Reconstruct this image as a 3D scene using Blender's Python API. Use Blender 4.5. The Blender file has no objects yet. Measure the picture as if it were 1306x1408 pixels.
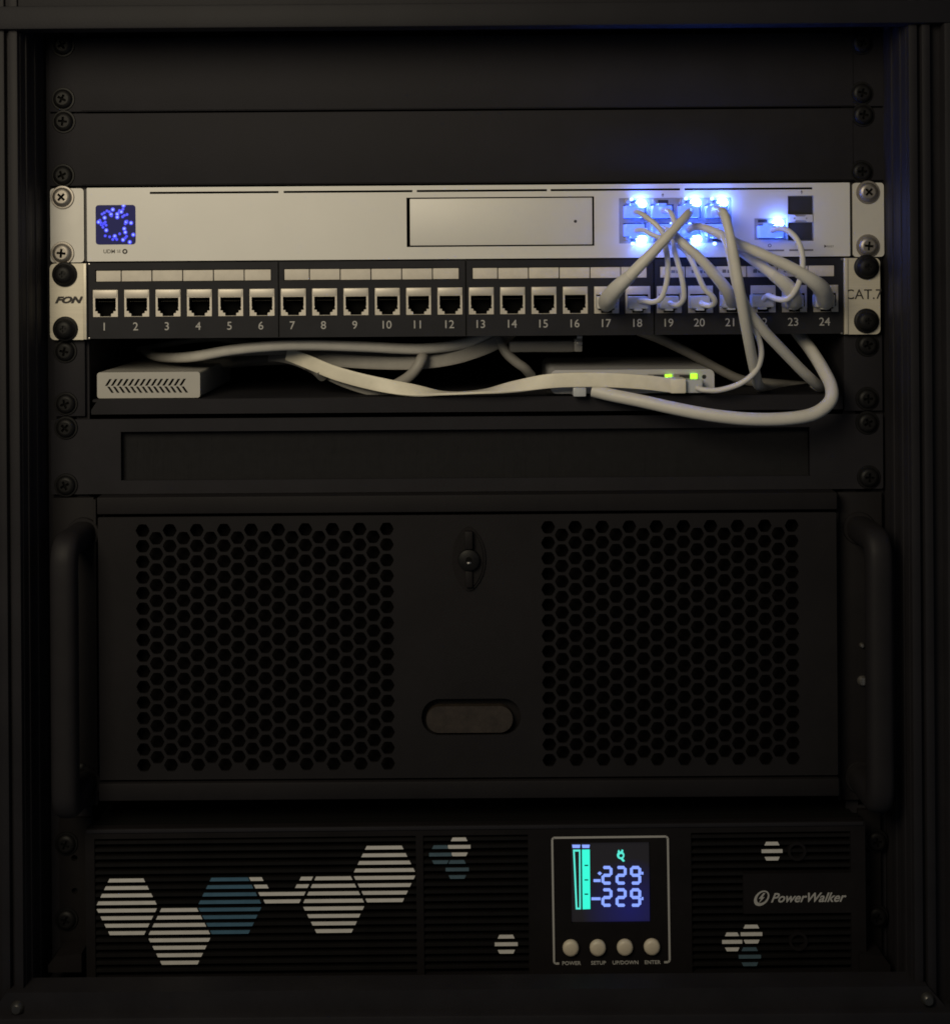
import bpy, bmesh, math, random
from mathutils import Vector, Matrix
from mathutils.geometry import tessellate_polygon

random.seed(7)
SC = bpy.context.scene
COL = SC.collection

# ------------------------------------------------------------------ camera
S = 0.4211e-3            # metres per photo pixel in the plane of the rack ears (y = 0)
D = 0.82                 # camera distance from that plane
PXC, PYC = 645.0, 350.0  # foot of the camera axis in the photo
Z0 = 1.0                 # camera height
ROLL = math.radians(0.4)
CR, SR = math.cos(ROLL), math.sin(ROLL)
cam_d = bpy.data.cameras.new('camera')
cam = bpy.data.objects.new('camera', cam_d); COL.objects.link(cam)
cam.location = (0, -D, Z0)
cam.matrix_world = Matrix.Translation((0, -D, Z0)) @ Matrix.Rotation(math.radians(90), 4, 'X') @ Matrix.Rotation(-ROLL, 4, 'Z')
cam_d.sensor_fit = 'HORIZONTAL'; cam_d.sensor_width = 36
cam_d.lens = 36 * D / (1306 * S)
cam_d.shift_x = (653 - PXC) / 1306
cam_d.shift_y = -(704 - PYC) / 1306
cam_d.clip_start = 0.05; cam_d.clip_end = 50
cam_d.dof.use_dof = True; cam_d.dof.focus_distance = D - 0.02; cam_d.dof.aperture_fstop = 10
SC.camera = cam

# ------------------------------------------------------------------ world, lamps, exposure
w = bpy.data.worlds.new('World'); SC.world = w; w.use_nodes = True
w.node_tree.nodes['Background'].inputs[0].default_value = (0.78, 0.88, 1.0, 1)
w.node_tree.nodes['Background'].inputs[1].default_value = 0.06
SC.view_settings.view_transform = 'Standard'; SC.view_settings.look = 'None'
SC.cycles.filter_width = 1.7
SC.view_settings.exposure = 0; SC.view_settings.gamma = 1

def area(name, loc, target, size, power, col):
    ld = bpy.data.lights.new(name, 'AREA'); ld.shape = 'DISK'; ld.size = size
    ld.energy = power; ld.color = col
    o = bpy.data.objects.new(name, ld); COL.objects.link(o); o.location = loc
    d = Vector(target) - Vector(loc)
    o.rotation_euler = d.to_track_quat('-Z', 'Y').to_euler()
    return o
area('room_lamp', (-0.32, -0.74, 1.29), (-0.06, 0, 0.99), 0.42, 4.05, (1.0, 0.875, 0.635))

# ------------------------------------------------------------------ materials
MATS = {}
def mat(name, col, rough=0.5, metal=0.0, spec=0.5, noise=0.0, nscale=60, bump=0.0, bscale=600, stretch=None,
        emit=None, estr=0.0, trans=0.0, coat=0.0, rvar=0.0):
    m = bpy.data.materials.new(name); m.use_nodes = True
    nt = m.node_tree; b = nt.nodes['Principled BSDF']
    b.inputs['Base Color'].default_value = (*col, 1)
    b.inputs['Roughness'].default_value = rough
    b.inputs['Metallic'].default_value = metal
    b.inputs['Specular IOR Level'].default_value = spec
    b.inputs['Transmission Weight'].default_value = trans
    b.inputs['Coat Weight'].default_value = coat
    tc = nt.nodes.new('ShaderNodeTexCoord'); mp = nt.nodes.new('ShaderNodeMapping')
    nt.links.new(tc.outputs['Object'], mp.inputs['Vector'])
    if stretch: mp.inputs['Scale'].default_value = stretch
    if noise > 0 or rvar > 0:
        n = nt.nodes.new('ShaderNodeTexNoise'); n.inputs['Scale'].default_value = nscale
        n.inputs['Detail'].default_value = 6; n.inputs['Roughness'].default_value = 0.65
        nt.links.new(mp.outputs['Vector'], n.inputs['Vector'])
        if noise > 0:
            r = nt.nodes.new('ShaderNodeValToRGB')
            lo = [max(0, c * (1 - noise)) for c in col]; hi = [min(1, c * (1 + noise)) for c in col]
            r.color_ramp.elements[0].position = 0.3; r.color_ramp.elements[1].position = 0.7
            r.color_ramp.elements[0].color = (*lo, 1); r.color_ramp.elements[1].color = (*hi, 1)
            nt.links.new(n.outputs['Fac'], r.inputs['Fac']); nt.links.new(r.outputs['Color'], b.inputs['Base Color'])
        if rvar > 0:
            mr = nt.nodes.new('ShaderNodeMapRange')
            mr.inputs['To Min'].default_value = max(0, rough - rvar); mr.inputs['To Max'].default_value = min(1, rough + rvar)
            nt.links.new(n.outputs['Fac'], mr.inputs['Value']); nt.links.new(mr.outputs['Result'], b.inputs['Roughness'])
    if bump > 0:
        n2 = nt.nodes.new('ShaderNodeTexNoise'); n2.inputs['Scale'].default_value = bscale
        n2.inputs['Detail'].default_value = 3
        nt.links.new(mp.outputs['Vector'], n2.inputs['Vector'])
        bp = nt.nodes.new('ShaderNodeBump'); bp.inputs['Strength'].default_value = bump; bp.inputs['Distance'].default_value = 0.0004
        nt.links.new(n2.outputs['Fac'], bp.inputs['Height']); nt.links.new(bp.outputs['Normal'], b.inputs['Normal'])
    if emit:
        b.inputs['Emission Color'].default_value = (*emit, 1); b.inputs['Emission Strength'].default_value = estr
    MATS[name] = m
    return m

mat('powder_black', (0.0172, 0.0163, 0.0200), 0.68, noise=0.16, nscale=25, bump=0.25, bscale=1500, spec=0.16, rvar=0.08)
mat('frame_black', (0.0150, 0.0139, 0.0165), 0.6, noise=0.2, nscale=18, bump=0.2, bscale=1200, spec=0.2, rvar=0.1)
mat('case_black', (0.0116, 0.0104, 0.0118), 0.65, noise=0.16, nscale=22, bump=0.25, bscale=1600, spec=0.16, rvar=0.08)
mat('top_black', (0.0116, 0.0111, 0.0142), 0.6, noise=0.15, nscale=18, bump=0.2, bscale=1200, spec=0.2)
mat('handle_black', (0.0138, 0.0124, 0.0140), 0.6, noise=0.12, nscale=40, bump=0.15, bscale=1500, spec=0.2)
mat('plastic_black', (0.0095, 0.0082, 0.0088), 0.55, noise=0.2, nscale=40, bump=0.1, bscale=900, spec=0.15)
mat('slat_black', (0.0070, 0.0064, 0.0066), 0.55, noise=0.2, nscale=60, spec=0.15)
mat('void_black', (0.003, 0.003, 0.003), 0.8, spec=0.1)
mat('mesh_foam', (0.0035, 0.003, 0.003), 0.95, noise=0.4, nscale=300, spec=0.05)
mat('patch_black', (0.0172, 0.0172, 0.0215), 0.6, noise=0.15, nscale=50, bump=0.15, bscale=1500, spec=0.2)
mat('screw_black', (0.0075, 0.0072, 0.0078), 0.5, noise=0.3, nscale=250, spec=0.2)
mat('screw_silver', (0.36, 0.33, 0.30), 0.48, metal=0.85, noise=0.15, nscale=300)
mat('gateway_silver', (0.66, 0.645, 0.62), 0.5, metal=0.1, noise=0.02, nscale=30, bump=0.06, bscale=2500, spec=0.4)
mat('gateway_ear', (0.60, 0.58, 0.55), 0.48, metal=0.1, noise=0.04, nscale=60, bump=0.06, bscale=2000)
mat('ear_brushed', (0.64, 0.59, 0.49), 0.42, metal=0.2, noise=0.07, nscale=60, stretch=(1, 1, 30), bump=0.05, bscale=120)
mat('jack_metal', (0.62, 0.57, 0.50), 0.42, metal=0.25, noise=0.08, nscale=120)
mat('jack_inside', (0.003, 0.003, 0.003), 0.8, spec=0.05)
mat('contact_gold', (0.03, 0.026, 0.02), 0.4, metal=0.5)
mat('label_paper', (0.66, 0.61, 0.54), 0.75, noise=0.07, nscale=150)
mat('ink_dark', (0.035, 0.03, 0.028), 0.7)
mat('ink_grey', (0.16, 0.15, 0.14), 0.7)
mat('print_white', (0.42, 0.41, 0.40), 0.6)
mat('cage_dark', (0.022, 0.021, 0.022), 0.5, noise=0.2)
mat('port_metal', (0.34, 0.33, 0.32), 0.4, metal=0.4, noise=0.1, nscale=200)
mat('cable_grey', (0.64, 0.615, 0.57), 0.5, noise=0.06, nscale=90, bump=0.15, bscale=900)
mat('cable_white', (0.66, 0.64, 0.62), 0.42, noise=0.04, nscale=90)
mat('cable_cream', (0.78, 0.73, 0.61), 0.5, noise=0.07, nscale=120, bump=0.1, bscale=700)
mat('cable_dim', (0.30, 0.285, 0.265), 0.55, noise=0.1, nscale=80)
mat('plug_clear', (0.66, 0.68, 0.72), 0.3, trans=0.25, noise=0.06, nscale=200)
mat('plug_lit', (0.30, 0.36, 0.52), 0.25, trans=0.3, noise=0.25, nscale=260, emit=(0.06, 0.14, 1.0), estr=1.3)  # clear plug; the port lamps' blue light is put in as emission
mat('boot_grey', (0.56, 0.545, 0.52), 0.5, noise=0.06, nscale=120)
mat('led_blue', (0.2, 0.3, 0.8), 0.3, emit=(0.08, 0.19, 1.0), estr=125.0)
mat('glint_glow', (0.2, 0.3, 0.8), 0.3, emit=(0.20, 0.36, 1.0), estr=5.0)  # glow for the painted glints on the port block
mat('led_green', (0.3, 0.8, 0.1), 0.3, emit=(0.36, 0.9, 0.02), estr=1.6)
mat('screen_navy', (0.010, 0.010, 0.03), 0.5, spec=0.1, emit=(0.04, 0.04, 0.20), estr=0.26)
mat('dot_blue', (0.05, 0.07, 0.5), 0.3, emit=(0.025, 0.03, 0.75), estr=1.0)
mat('dot_bright', (0.2, 0.25, 0.8), 0.3, emit=(0.22, 0.30, 1.0), estr=1.3)
mat('mini_white', (0.41, 0.395, 0.37), 0.45, noise=0.04, nscale=60)
mat('router_white', (0.52, 0.515, 0.53), 0.4, noise=0.04, nscale=60)
mat('brush_black', (0.0115, 0.0112, 0.0128), 0.8, noise=0.12, nscale=200, spec=0.2)
mat('badge_brown', (0.032, 0.0245, 0.0195), 0.4, noise=0.3, nscale=150)
mat('stripe_white', (0.66, 0.645, 0.63), 0.6, noise=0.06, nscale=120)
mat('stripe_blue', (0.060, 0.140, 0.22), 0.55, noise=0.1, nscale=120)
mat('stripe_blue_dim', (0.07, 0.12, 0.16), 0.55, noise=0.1, nscale=120)
mat('button_cream', (0.60, 0.53, 0.42), 0.45, noise=0.05, nscale=200)
mat('lcd_glass', (0.012, 0.011, 0.012), 0.22, emit=(0.9, 0.8, 1.0), estr=0.007)
g_ = MATS['lcd_glass'].node_tree; gt = g_.nodes.new('ShaderNodeTexCoord'); gm = g_.nodes.new('ShaderNodeMapping'); gg = g_.nodes.new('ShaderNodeTexGradient'); gx = g_.nodes.new('ShaderNodeValToRGB')
# uneven backlight of the screen: faint grey, bluer towards the lower right
gm.inputs['Location'].default_value = (-1.2, 0, -.30); gm.inputs['Scale'].default_value = (1.6, 0, 1.6); gg.gradient_type = 'SPHERICAL'
gx.color_ramp.elements[0].color = (.0085, .0074, .0084, 1); gx.color_ramp.elements[1].color = (.008, .008, .085, 1)
g_.links.new(gt.outputs['Generated'], gm.inputs['Vector']); g_.links.new(gm.outputs['Vector'], gg.inputs['Vector']); g_.links.new(gg.outputs['Fac'], gx.inputs['Fac']); g_.links.new(gx.outputs['Color'], g_.nodes['Principled BSDF'].inputs['Emission Color']); g_.nodes['Principled BSDF'].inputs['Emission Strength'].default_value = 1.0
mat('lcd_teal', (0.05, 0.5, 0.45), 0.4, emit=(0.03, 0.86, 0.62), estr=1.0)
mat('lcd_frame_teal', (0.05, 0.5, 0.45), 0.4, emit=(0.10, 0.80, 0.66), estr=0.9)
mat('lcd_green_dark', (0.01, 0.05, 0.03), 0.4, emit=(0.0, 0.06, 0.05), estr=0.5)
mat('lcd_blue', (0.2, 0.25, 0.7), 0.4, emit=(0.23, 0.36, 1.0), estr=0.98)
mat('steel', (0.5, 0.47, 0.44), 0.3, metal=0.9)
mat('sill_metal', (0.10, 0.095, 0.09), 0.35, metal=0.8)
mat('grey_plug', (0.15, 0.145, 0.14), 0.5)

# ------------------------------------------------------------------ pixel -> place
def U(px, py, y=0.0):
    k = (D + y) / D * S
    dx, dy = px - PXC, py - PYC
    return Vector(((dx * CR - dy * SR) * k, y, Z0 - (dx * SR + dy * CR) * k))
def K(y=0.0): return (D + y) / D * S

# ------------------------------------------------------------------ mesh helpers
def newbm(): return bmesh.new()
def merge(bm, src):
    me = bpy.data.meshes.new('tmp'); src.to_mesh(me); bm.from_mesh(me); bpy.data.meshes.remove(me); src.free()
def add_box(bm, x0, x1, y0, y1, z0, z1, bev=0.0, seg=2):
    b = bmesh.new()
    bmesh.ops.create_cube(b, size=1)
    for v in b.verts:
        v.co = Vector(((x0 + x1) / 2 + v.co.x * (x1 - x0), (y0 + y1) / 2 + v.co.y * (y1 - y0), (z0 + z1) / 2 + v.co.z * (z1 - z0)))
    if bev > 0:
        bmesh.ops.bevel(b, geom=b.edges[:], offset=bev, segments=seg, profile=0.6, affect='EDGES')
    merge(bm, b); return bm
def add_pbox(bm, px0, py0, px1, py1, y0, y1, bev=0.0, seg=2, yk=None):
    """box whose front face (depth y0) covers the given photo rectangle"""
    c = U((px0 + px1) / 2, (py0 + py1) / 2, y0 if yk is None else yk); k = K(y0 if yk is None else yk)
    hw, hh = abs(px1 - px0) * k / 2, abs(py1 - py0) * k / 2
    return add_box(bm, c.x - hw, c.x + hw, y0, y1, c.z - hh, c.z + hh, bev, seg)
def add_plate(bm, outer, holes, y0, y1):
    """outline in (x,z) with holes, from depth y0 to y1"""
    loops = [outer] + list(holes)
    flat = [p for l in loops for p in l]
    def area2(l): return abs(sum(l[i][0] * l[(i + 1) % len(l)][1] - l[(i + 1) % len(l)][0] * l[i][1] for i in range(len(l))))
    want = area2(outer) - sum(area2(h) for h in holes)
    for attempt in range(12):                     # the fill can slip on collinear points: check its area, nudge, retry
        tris = tessellate_polygon([[Vector((p[0], p[1], 0)) for p in l] for l in loops])
        got = sum(area2([flat[i] for i in t]) for t in tris)
        if abs(got - want) < 2e-4 * want: break
        j = 2e-6 * (attempt + 1)
        loops = [outer] + [[(p[0] + random.uniform(-j, j), p[1] + random.uniform(-j, j)) for p in l] for l in holes]
        flat = [p for l in loops for p in l]
    else:
        print('FILL', len(holes), got / want)
    f = [bm.verts.new((p[0], y0, p[1])) for p in flat]
    b = [bm.verts.new((p[0], y1, p[1])) for p in flat]
    def face(vs):
        try: bm.faces.new(vs)
        except ValueError: pass
    for t in tris:
        face([f[i] for i in t]); face([b[i] for i in reversed(t)])
    o = 0
    for l in loops:
        n = len(l)
        for i in range(n):
            j = (i + 1) % n
            face([f[o + i], f[o + j], b[o + j], b[o + i]])
        o += n
    return bm
def rect(x0, x1, z0, z1): return [(x0, z0), (x1, z0), (x1, z1), (x0, z1)]
def rrect(x0, x1, z0, z1, r, n=5):
    pts = []
    for cx, cz, a0 in ((x1 - r, z0 + r, -90), (x1 - r, z1 - r, 0), (x0 + r, z1 - r, 90), (x0 + r, z0 + r, 180)):
        for i in range(n + 1):
            a = math.radians(a0 + 90 * i / n); pts.append((cx + r * math.cos(a), cz + r * math.sin(a)))
    return pts
def circ(cx, cz, r, n=20, ph=0, rz=None):
    return [(cx + r * math.cos(ph + 2 * math.pi * i / n), cz + (rz or r) * math.sin(ph + 2 * math.pi * i / n)) for i in range(n)]
def add_lathe(bm, cx, cz, prof, n=24, ex=1.0, ez=1.0):
    """profile of (radius, y) turned about the y axis"""
    rings = []
    for r, y in prof:
        if r < 1e-7: rings.append([bm.verts.new((cx, y, cz))])
        else: rings.append([bm.verts.new((cx + ex * r * math.cos(2 * math.pi * i / n), y, cz + ez * r * math.sin(2 * math.pi * i / n))) for i in range(n)])
    for a, b in zip(rings, rings[1:]):
        for i in range(n):
            j = (i + 1) % n
            if len(a) == 1 and len(b) == 1: continue
            if len(a) == 1: bm.faces.new((a[0], b[i], b[j]))
            elif len(b) == 1: bm.faces.new((a[i], a[j], b[0]))
            else: bm.faces.new((a[i], a[j], b[j], b[i]))
    return bm
def smooth_path(pts, rad, n=8):
    out, ro = [], []
    P = [Vector(p) for p in pts]
    if not isinstance(rad, (list, tuple)): rad = [rad] * len(P)
    for i in range(len(P) - 1):
        p0 = P[i - 1] if i > 0 else P[i] * 2 - P[i + 1]
        p3 = P[i + 2] if i + 2 < len(P) else P[i + 1] * 2 - P[i]
        p1, p2 = P[i], P[i + 1]
        for s in range(n):
            t = s / n
            out.append(0.5 * ((2 * p1) + (p2 - p0) * t + (2 * p0 - 5 * p1 + 4 * p2 - p3) * t * t + (3 * p1 - p0 - 3 * p2 + p3) * t ** 3))
            ro.append(rad[i] * (1 - t) + rad[i + 1] * t)
    out.append(P[-1]); ro.append(rad[-1])
    return out, ro
def add_tube(bm, pts, rad, n=8, sides=12, flat=None, smooth=True, up=None, sq=2.0):
    """tube along a smooth path; flat = (half width, half thickness) for a ribbon, with per-point twist in up"""
    path, rr = smooth_path(pts, rad, n) if smooth else ([Vector(p) for p in pts], rad if isinstance(rad, (list, tuple)) else [rad] * len(pts))
    m = len(path)
    tans = [(path[min(i + 1, m - 1)] - path[max(i - 1, 0)]).normalized() for i in range(m)]
    nrm = None; rings = []
    if flat: ups, _ = smooth_path([Vector(u) for u in up], 1.0, n)
    for i in range(m):
        t = tans[i]
        if flat:
            a = ups[i] - t * ups[i].dot(t); a.normalize()
        else:
            if nrm is None:
                h = Vector((0, 0, 1)) if abs(t.z) < 0.9 else Vector((1, 0, 0))
                nrm = (h - t * h.dot(t)).normalized()
            else:
                nrm = (nrm - t * nrm.dot(t)).normalized()
            a = nrm
        b = t.cross(a)
        ring = []
        for k in range(sides):
            g = 2 * math.pi * k / sides
            c, s_ = math.cos(g), math.sin(g)
            e = 2.0 / sq
            c = math.copysign(abs(c) ** e, c); s_ = math.copysign(abs(s_) ** e, s_)
            ra, rb = (flat[0] * rr[i], flat[1] * rr[i]) if flat else (rr[i], rr[i])
            ring.append(bm.verts.new(path[i] + a * (ra * c) + b * (rb * s_)))
        rings.append(ring)
    for A, B in zip(rings, rings[1:]):
        for k in range(sides):
            j = (k + 1) % sides
            bm.faces.new((A[k], A[j], B[j], B[k]))
    bm.faces.new(list(reversed(rings[0]))); bm.faces.new(rings[-1])
    return bm

ORG = {}
def thing(name, label, cat, loc, group=None):
    o = bpy.data.objects.new(name, None); COL.objects.link(o)
    o.empty_display_size = 0.01
    o.location = loc; o['label'] = label; o['category'] = cat
    if group: o['group'] = group
    ORG[o.name] = Vector(loc)
    return o
def finish(bm, name, material, ang=40):
    bmesh.ops.recalc_face_normals(bm, faces=bm.faces[:])
    me = bpy.data.meshes.new(name); bm.to_mesh(me); bm.free()
    me.materials.append(MATS[material])
    for p in me.polygons: p.use_smooth = True
    me.set_sharp_from_angle(angle=math.radians(ang))
    return me
def obj(name, bm, material, parent=None, label=None, cat=None, group=None, kind=None, ang=40):
    """mesh built in world coordinates, stored relative to its parent's place"""
    org = ORG[parent.name] if parent else Vector((0, 0, 0))
    if not parent:
        c = Vector((0, 0, 0)); n = 0
        for v in bm.verts: c += v.co; n += 1
        org = c / max(n, 1)
    for v in bm.verts: v.co -= org
    me = finish(bm, name, material, ang)
    o = bpy.data.objects.new(name, me); COL.objects.link(o)
    if parent: o.parent = parent
    else: o.location = org
    ORG[o.name] = org
    if label: o['label'] = label
    if cat: o['category'] = cat
    if group: o['group'] = group
    if kind: o['kind'] = kind
    return o
def inst(name, me, loc, parent, kind=None, rot=None):
    """a further object on shared mesh data (mesh built round the origin)"""
    o = bpy.data.objects.new(name, me); COL.objects.link(o)
    o.parent = parent; o.location = Vector(loc) - ORG[parent.name]
    if rot: o.rotation_euler = rot
    ORG[o.name] = Vector(loc)
    return o
def lettering(name, body, size, c, parent, material, shear=0.0, align='CENTER', sx=1.0, bold=0.0, space=1.0):
    cu = bpy.data.curves.new('txt', 'FONT'); cu.body = body; cu.size = size
    cu.align_x = align; cu.align_y = 'CENTER'; cu.shear = shear; cu.offset = bold; cu.space_character = space
    cu.extrude = 0.00006; cu.resolution_u = 3
    t = bpy.data.objects.new('txt', cu)
    me = bpy.data.meshes.new_from_object(t)
    bpy.data.objects.remove(t)
    me.transform(Matrix.Diagonal((sx, 1, 1, 1)))
    me.transform(Matrix.Rotation(math.radians(90), 4, 'X'))
    me.materials.clear(); me.materials.append(MATS[material]); me.name = name
    return inst(name, me, c, parent)

# ------------------------------------------------------------------ screws (shared meshes)
def cross_hole(r, w):
    return [(w, -w), (r, -w), (r, w), (w, w), (w, r), (-w, r), (-w, w), (-r, w), (-r, -w), (-w, -w), (-w, -r), (w, -r)]
def screw_meshes(mat_name, R, washer=True):
    """head, washer and recess of a pan-head cross screw, built round the origin, front towards -y"""
    h = bmesh.new()
    add_lathe(h, 0, 0, [(R * 0.62, -0.0031), (R * 0.80, -0.0028), (R * 0.94, -0.0021), (R, -0.0012), (R * 0.97, -0.0002), (R * 0.5, 0.0)], 24)
    add_plate(h, circ(0, 0, R * 0.62, 24), [cross_hole(R * 0.46, R * 0.12)], -0.0031, -0.0014)
    head = finish(h, 'screw', mat_name)
    wb = bmesh.new()
    add_lathe(wb, 0, 0, [(R * 0.5, -0.0002), (R * 1.0, -0.0009), (R * 1.17, -0.0008), (R * 1.22, -0.0003), (R * 1.22, 0.0004)], 24)
    wm = finish(wb, 'washer', mat_name)
    rb = bmesh.new(); add_lathe(rb, 0, 0, [(0, -0.0015), (R * 0.55, -0.0015)], 12)
    rm = finish(rb, 'recess', 'void_black')
    return head, wm, rm
SCREW_B = screw_meshes('screw_black', 0.0056)
SCREW_S = screw_meshes('screw_silver', 0.0056)
def screw(px, py, parent, kind='b', y=0.0, rot=None):
    H, W, R = SCREW_B if kind == 'b' else SCREW_S
    if rot is None: rot = random.uniform(0, math.pi)
    c = U(px, py, y)
    s = inst('screw', H, c, parent, rot=(0, rot, 0))
    inst('washer', W, c, s); inst('recess', R, c, s)
    return s

# ================================================================== CABINET
XL, XR = U(64, 700).x, U(1218, 700).x           # inner side walls
FY = -0.046                                      # front of the cabinet frame
cab = thing('server_cabinet', 'open black server cabinet frame with ribbed side uprights around all the equipment', 'cabinet', (0, FY, U(645, 1420).z))
ZT, ZB = U(645, -60).z, U(645, 1420).z
def upright(sgn, X):
    bm = newbm()
    # inner wall, lip and ribs; sgn = -1 left, +1 right ; X = inner wall plane
    a, b = sorted((X, X + sgn * 0.012)); add_box(bm, a, b, FY + 0.004, 0.30, ZB, ZT, 0.0012)
    a, b = sorted((X + sgn * 0.0005, X + sgn * 0.0055)); add_box(bm, a, b, FY, FY + 0.010, ZB, ZT, 0.0012)
    a, b = sorted((X + sgn * 0.0075, X + sgn * 0.0125)); add_box(bm, a, b, FY - 0.0005, FY + 0.010, ZB, ZT, 0.0015)
    a, b = sorted((X + sgn * 0.0125, X + sgn * 0.022)); add_box(bm, a, b, FY + 0.005, FY + 0.012, ZB, ZT, 0.001)
    a, b = sorted((X + sgn * 0.019, X + sgn * 0.045)); add_box(bm, a, b, FY - 0.003, FY + 0.030, ZB, ZT, 0.002)
    return bm
obj('side_upright', upright(-1, XL), 'frame_black', cab)
obj('side_upright', upright(1, XR), 'frame_black', cab)
for X, s in ((XL, 1), (XR, -1)):                 # ribs pressed into the inner walls, clear of each other
    bm = newbm()
    for y0, y1 in ((-0.034, -0.026), (-0.018, -0.010)):
        a, b = sorted((X - s * 0.001, X + s * 0.0008)); add_box(bm, a, b, y0, y1, ZB + 0.02, ZT - 0.03, 0.0006)
    obj('wall_rib', bm, 'frame_black', cab)
# mounting rails behind the ears, with square holes
def rail(x0, x1):
    holes = []
    z = U(645, 1350).z; 
    while z < U(645, 40).z:
        cx = (x0 + x1) / 2
        holes.append(rect(cx - 0.0045, cx + 0.0045, z - 0.0045, z + 0.0045)); z += 0.0148
    return add_plate(newbm(), rect(x0, x1, ZB + 0.01, ZT - 0.01), holes, 0.0032, 0.0052)
obj('mounting_rail', rail(XL + 0.0005, U(122, 700).x), 'powder_black', cab)
obj('mounting_rail', rail(U(1162, 700).x, XR - 0.0005), 'powder_black', cab)
bm = newbm(); add_box(bm, XL - 0.03, XR + 0.03, 0.30, 0.304, ZB, ZT); obj('back_panel', bm, 'void_black', cab)
# top frame: front band, set back upper flange
bm = newbm()
k = K(FY)
zt0, zt1 = U(645, 37, FY).z, U(645, 5, FY).z
add_box(bm, XL - 0.05, XR + 0.05, FY - 0.004, FY + 0.010, zt0, zt1, 0.0015)
add_box(bm, XL - 0.05, XR + 0.05, FY + 0.002, FY + 0.03, zt1 + 0.0002, ZT, 0.001)
add_box(bm, XL + 0.0005, XR - 0.0005, FY + 0.011, 0.29, zt0 + 0.009, zt0 + 0.012)
obj('top_frame', bm, 'top_black', cab)
# bottom frame: sill with cut corners and two small screws
bm = newbm()
c0, c1 = U(0, 1392, FY - 0.008), U(1290, 1380, FY - 0.008)
zs = U(645, 1356, FY).z
zl = U(645, 1394, FY - 0.008).z
xl, xr = U(12, 1360, FY).x, U(1272, 1345, FY).x
prof = [(xl, zs), (xr, zs), (xr + 0.0095, zl), (xr + 0.0095, ZB), (xl - 0.008, ZB), (xl - 0.008, zl)]
add_plate(bm, prof, [], FY - 0.004, FY + 0.012)
add_box(bm, XL - 0.06, XR + 0.06, FY - 0.010, FY + 0.01, ZB - 0.01, zl - 0.0003, 0.0015)
add_box(bm, XL + 0.0005, XR - 0.0005, FY + 0.0125, 0.29, ZB + 0.004, U(645, 1398, FY).z)
obj('bottom_frame', bm, 'frame_black', cab)
# corner gussets above the sill
for px0, px1, s in ((66, 112, 1), (1224, 1182, -1)):
    a, b = U(px0, 1328, -0.02), U(px1, 1312, -0.02)
    bm = newbm()
    add_plate(bm, [(a.x, a.z - 0.004), (b.x, a.z - 0.004), (b.x, b.z), (a.x + s * 0.004, b.z - 0.0015), (a.x, a.z)], [], -0.02, -0.004)
    obj('corner_gusset', bm, 'plastic_black', cab)
for px, py in ((24, 1386), (1275, 1374)):
    c = U(px, py, FY - 0.004)
    bm = newbm(); add_lathe(bm, c.x, c.z, [(0, FY - 0.0072), (0.0022, FY - 0.007), (0.0034, FY - 0.0058), (0.0038, FY - 0.0040), (0.002, FY - 0.0038)], 20)
    obj('sill_screw', bm, 'sill_metal', cab)

# ================================================================== BLANK PANELS
def blank_panel(py0, py1, label, sl, sr):
    c = U(645, py1)
    t = thing('blank_panel', label, 'panel', (c.x, 0, c.z), 'black blank panels at the top')
    z0, z1 = U(645, py1).z, U(645, py0).z
    bm = newbm(); x0, x1 = U(67, (py0 + py1) / 2).x, U(1216, (py0 + py1) / 2).x
    add_box(bm, x0, x1, -0.0002, 0.0028, z0, z1, 0.0006)
    # raised middle with folded edges
    xa, xb = U(112, (py0 + py1) / 2).x, U(1172, (py0 + py1) / 2).x
    add_box(bm, xa, xb, -0.0008, -0.0003, z0 + 0.0006, z1 - 0.0004, 0.0002)
    obj('plate', bm, 'powder_black', t)
    for p in sl + sr: screw(*p, t)
    return t
blank_panel(48, 149.6, 'plain black metal blank panel, the topmost, directly under the cabinet top frame', [(87, 62), (87, 136)], [(1184, 59), (1184, 128)])
blank_panel(151.8, 251.5, 'plain black metal blank panel lying directly above the silver gateway', [(88, 167), (87, 241)], [(1186, 158), (1184, 236)])

# ================================================================== GATEWAY
gw = thing('network_gateway', 'silver rack network gateway with glowing square screen and blue-lit ports', 'gateway', (0, 0, U(645, 355).z))
GF = -0.0035
holes = []
c0, c1 = U(559, 271.5), U(817, 338)
bay = (U(559, 305, GF).x, U(817, 305, GF).x, U(688, 338.5, GF).z, U(688, 270.5, GF).z)
holes.append(rect(*bay))
slots = [(206, 383), (390, 567), (573, 752), (757, 935), (941, 1117)]
srects = []
for a, b in slots:
    cc = U((a + b) / 2, 264.5 - ((a + b) / 2 - 206) * 0.00698 + 0.4, GF); hw = (b - a) * K(GF) / 2
    srects.append((cc.x - hw, cc.x + hw, cc.z - 0.00062, cc.z + 0.00062))
    holes.append(rect(*srects[-1]))
def prc(px0, py0, px1, py1, y):
    c = U((px0 + px1) / 2, (py0 + py1) / 2, y); k = K(y)
    return (c.x - (px1 - px0) * k / 2, c.x + (px1 - px0) * k / 2, c.z - (py1 - py0) * k / 2, c.z + (py1 - py0) * k / 2)
R_block = prc(851, 271.5, 1006, 334, GF)
R_wan = prc(1037, 299.5, 1081, 329.5, GF)
R_sfp = prc(1083, 268.5, 1118.5, 331, GF)
R_scr = prc(131.5, 281.5, 186.5, 336, GF)
holes += [rect(*R_block), rect(*R_wan), rect(*R_sfp), rrect(*R_scr, 0.0018)]
gx0, gx1 = U(119.5, 305, GF).x, U(1168.5, 305, GF).x
gz0, gz1 = U(645, 355.6, GF).z, U(645, 254.3, GF).z
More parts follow.
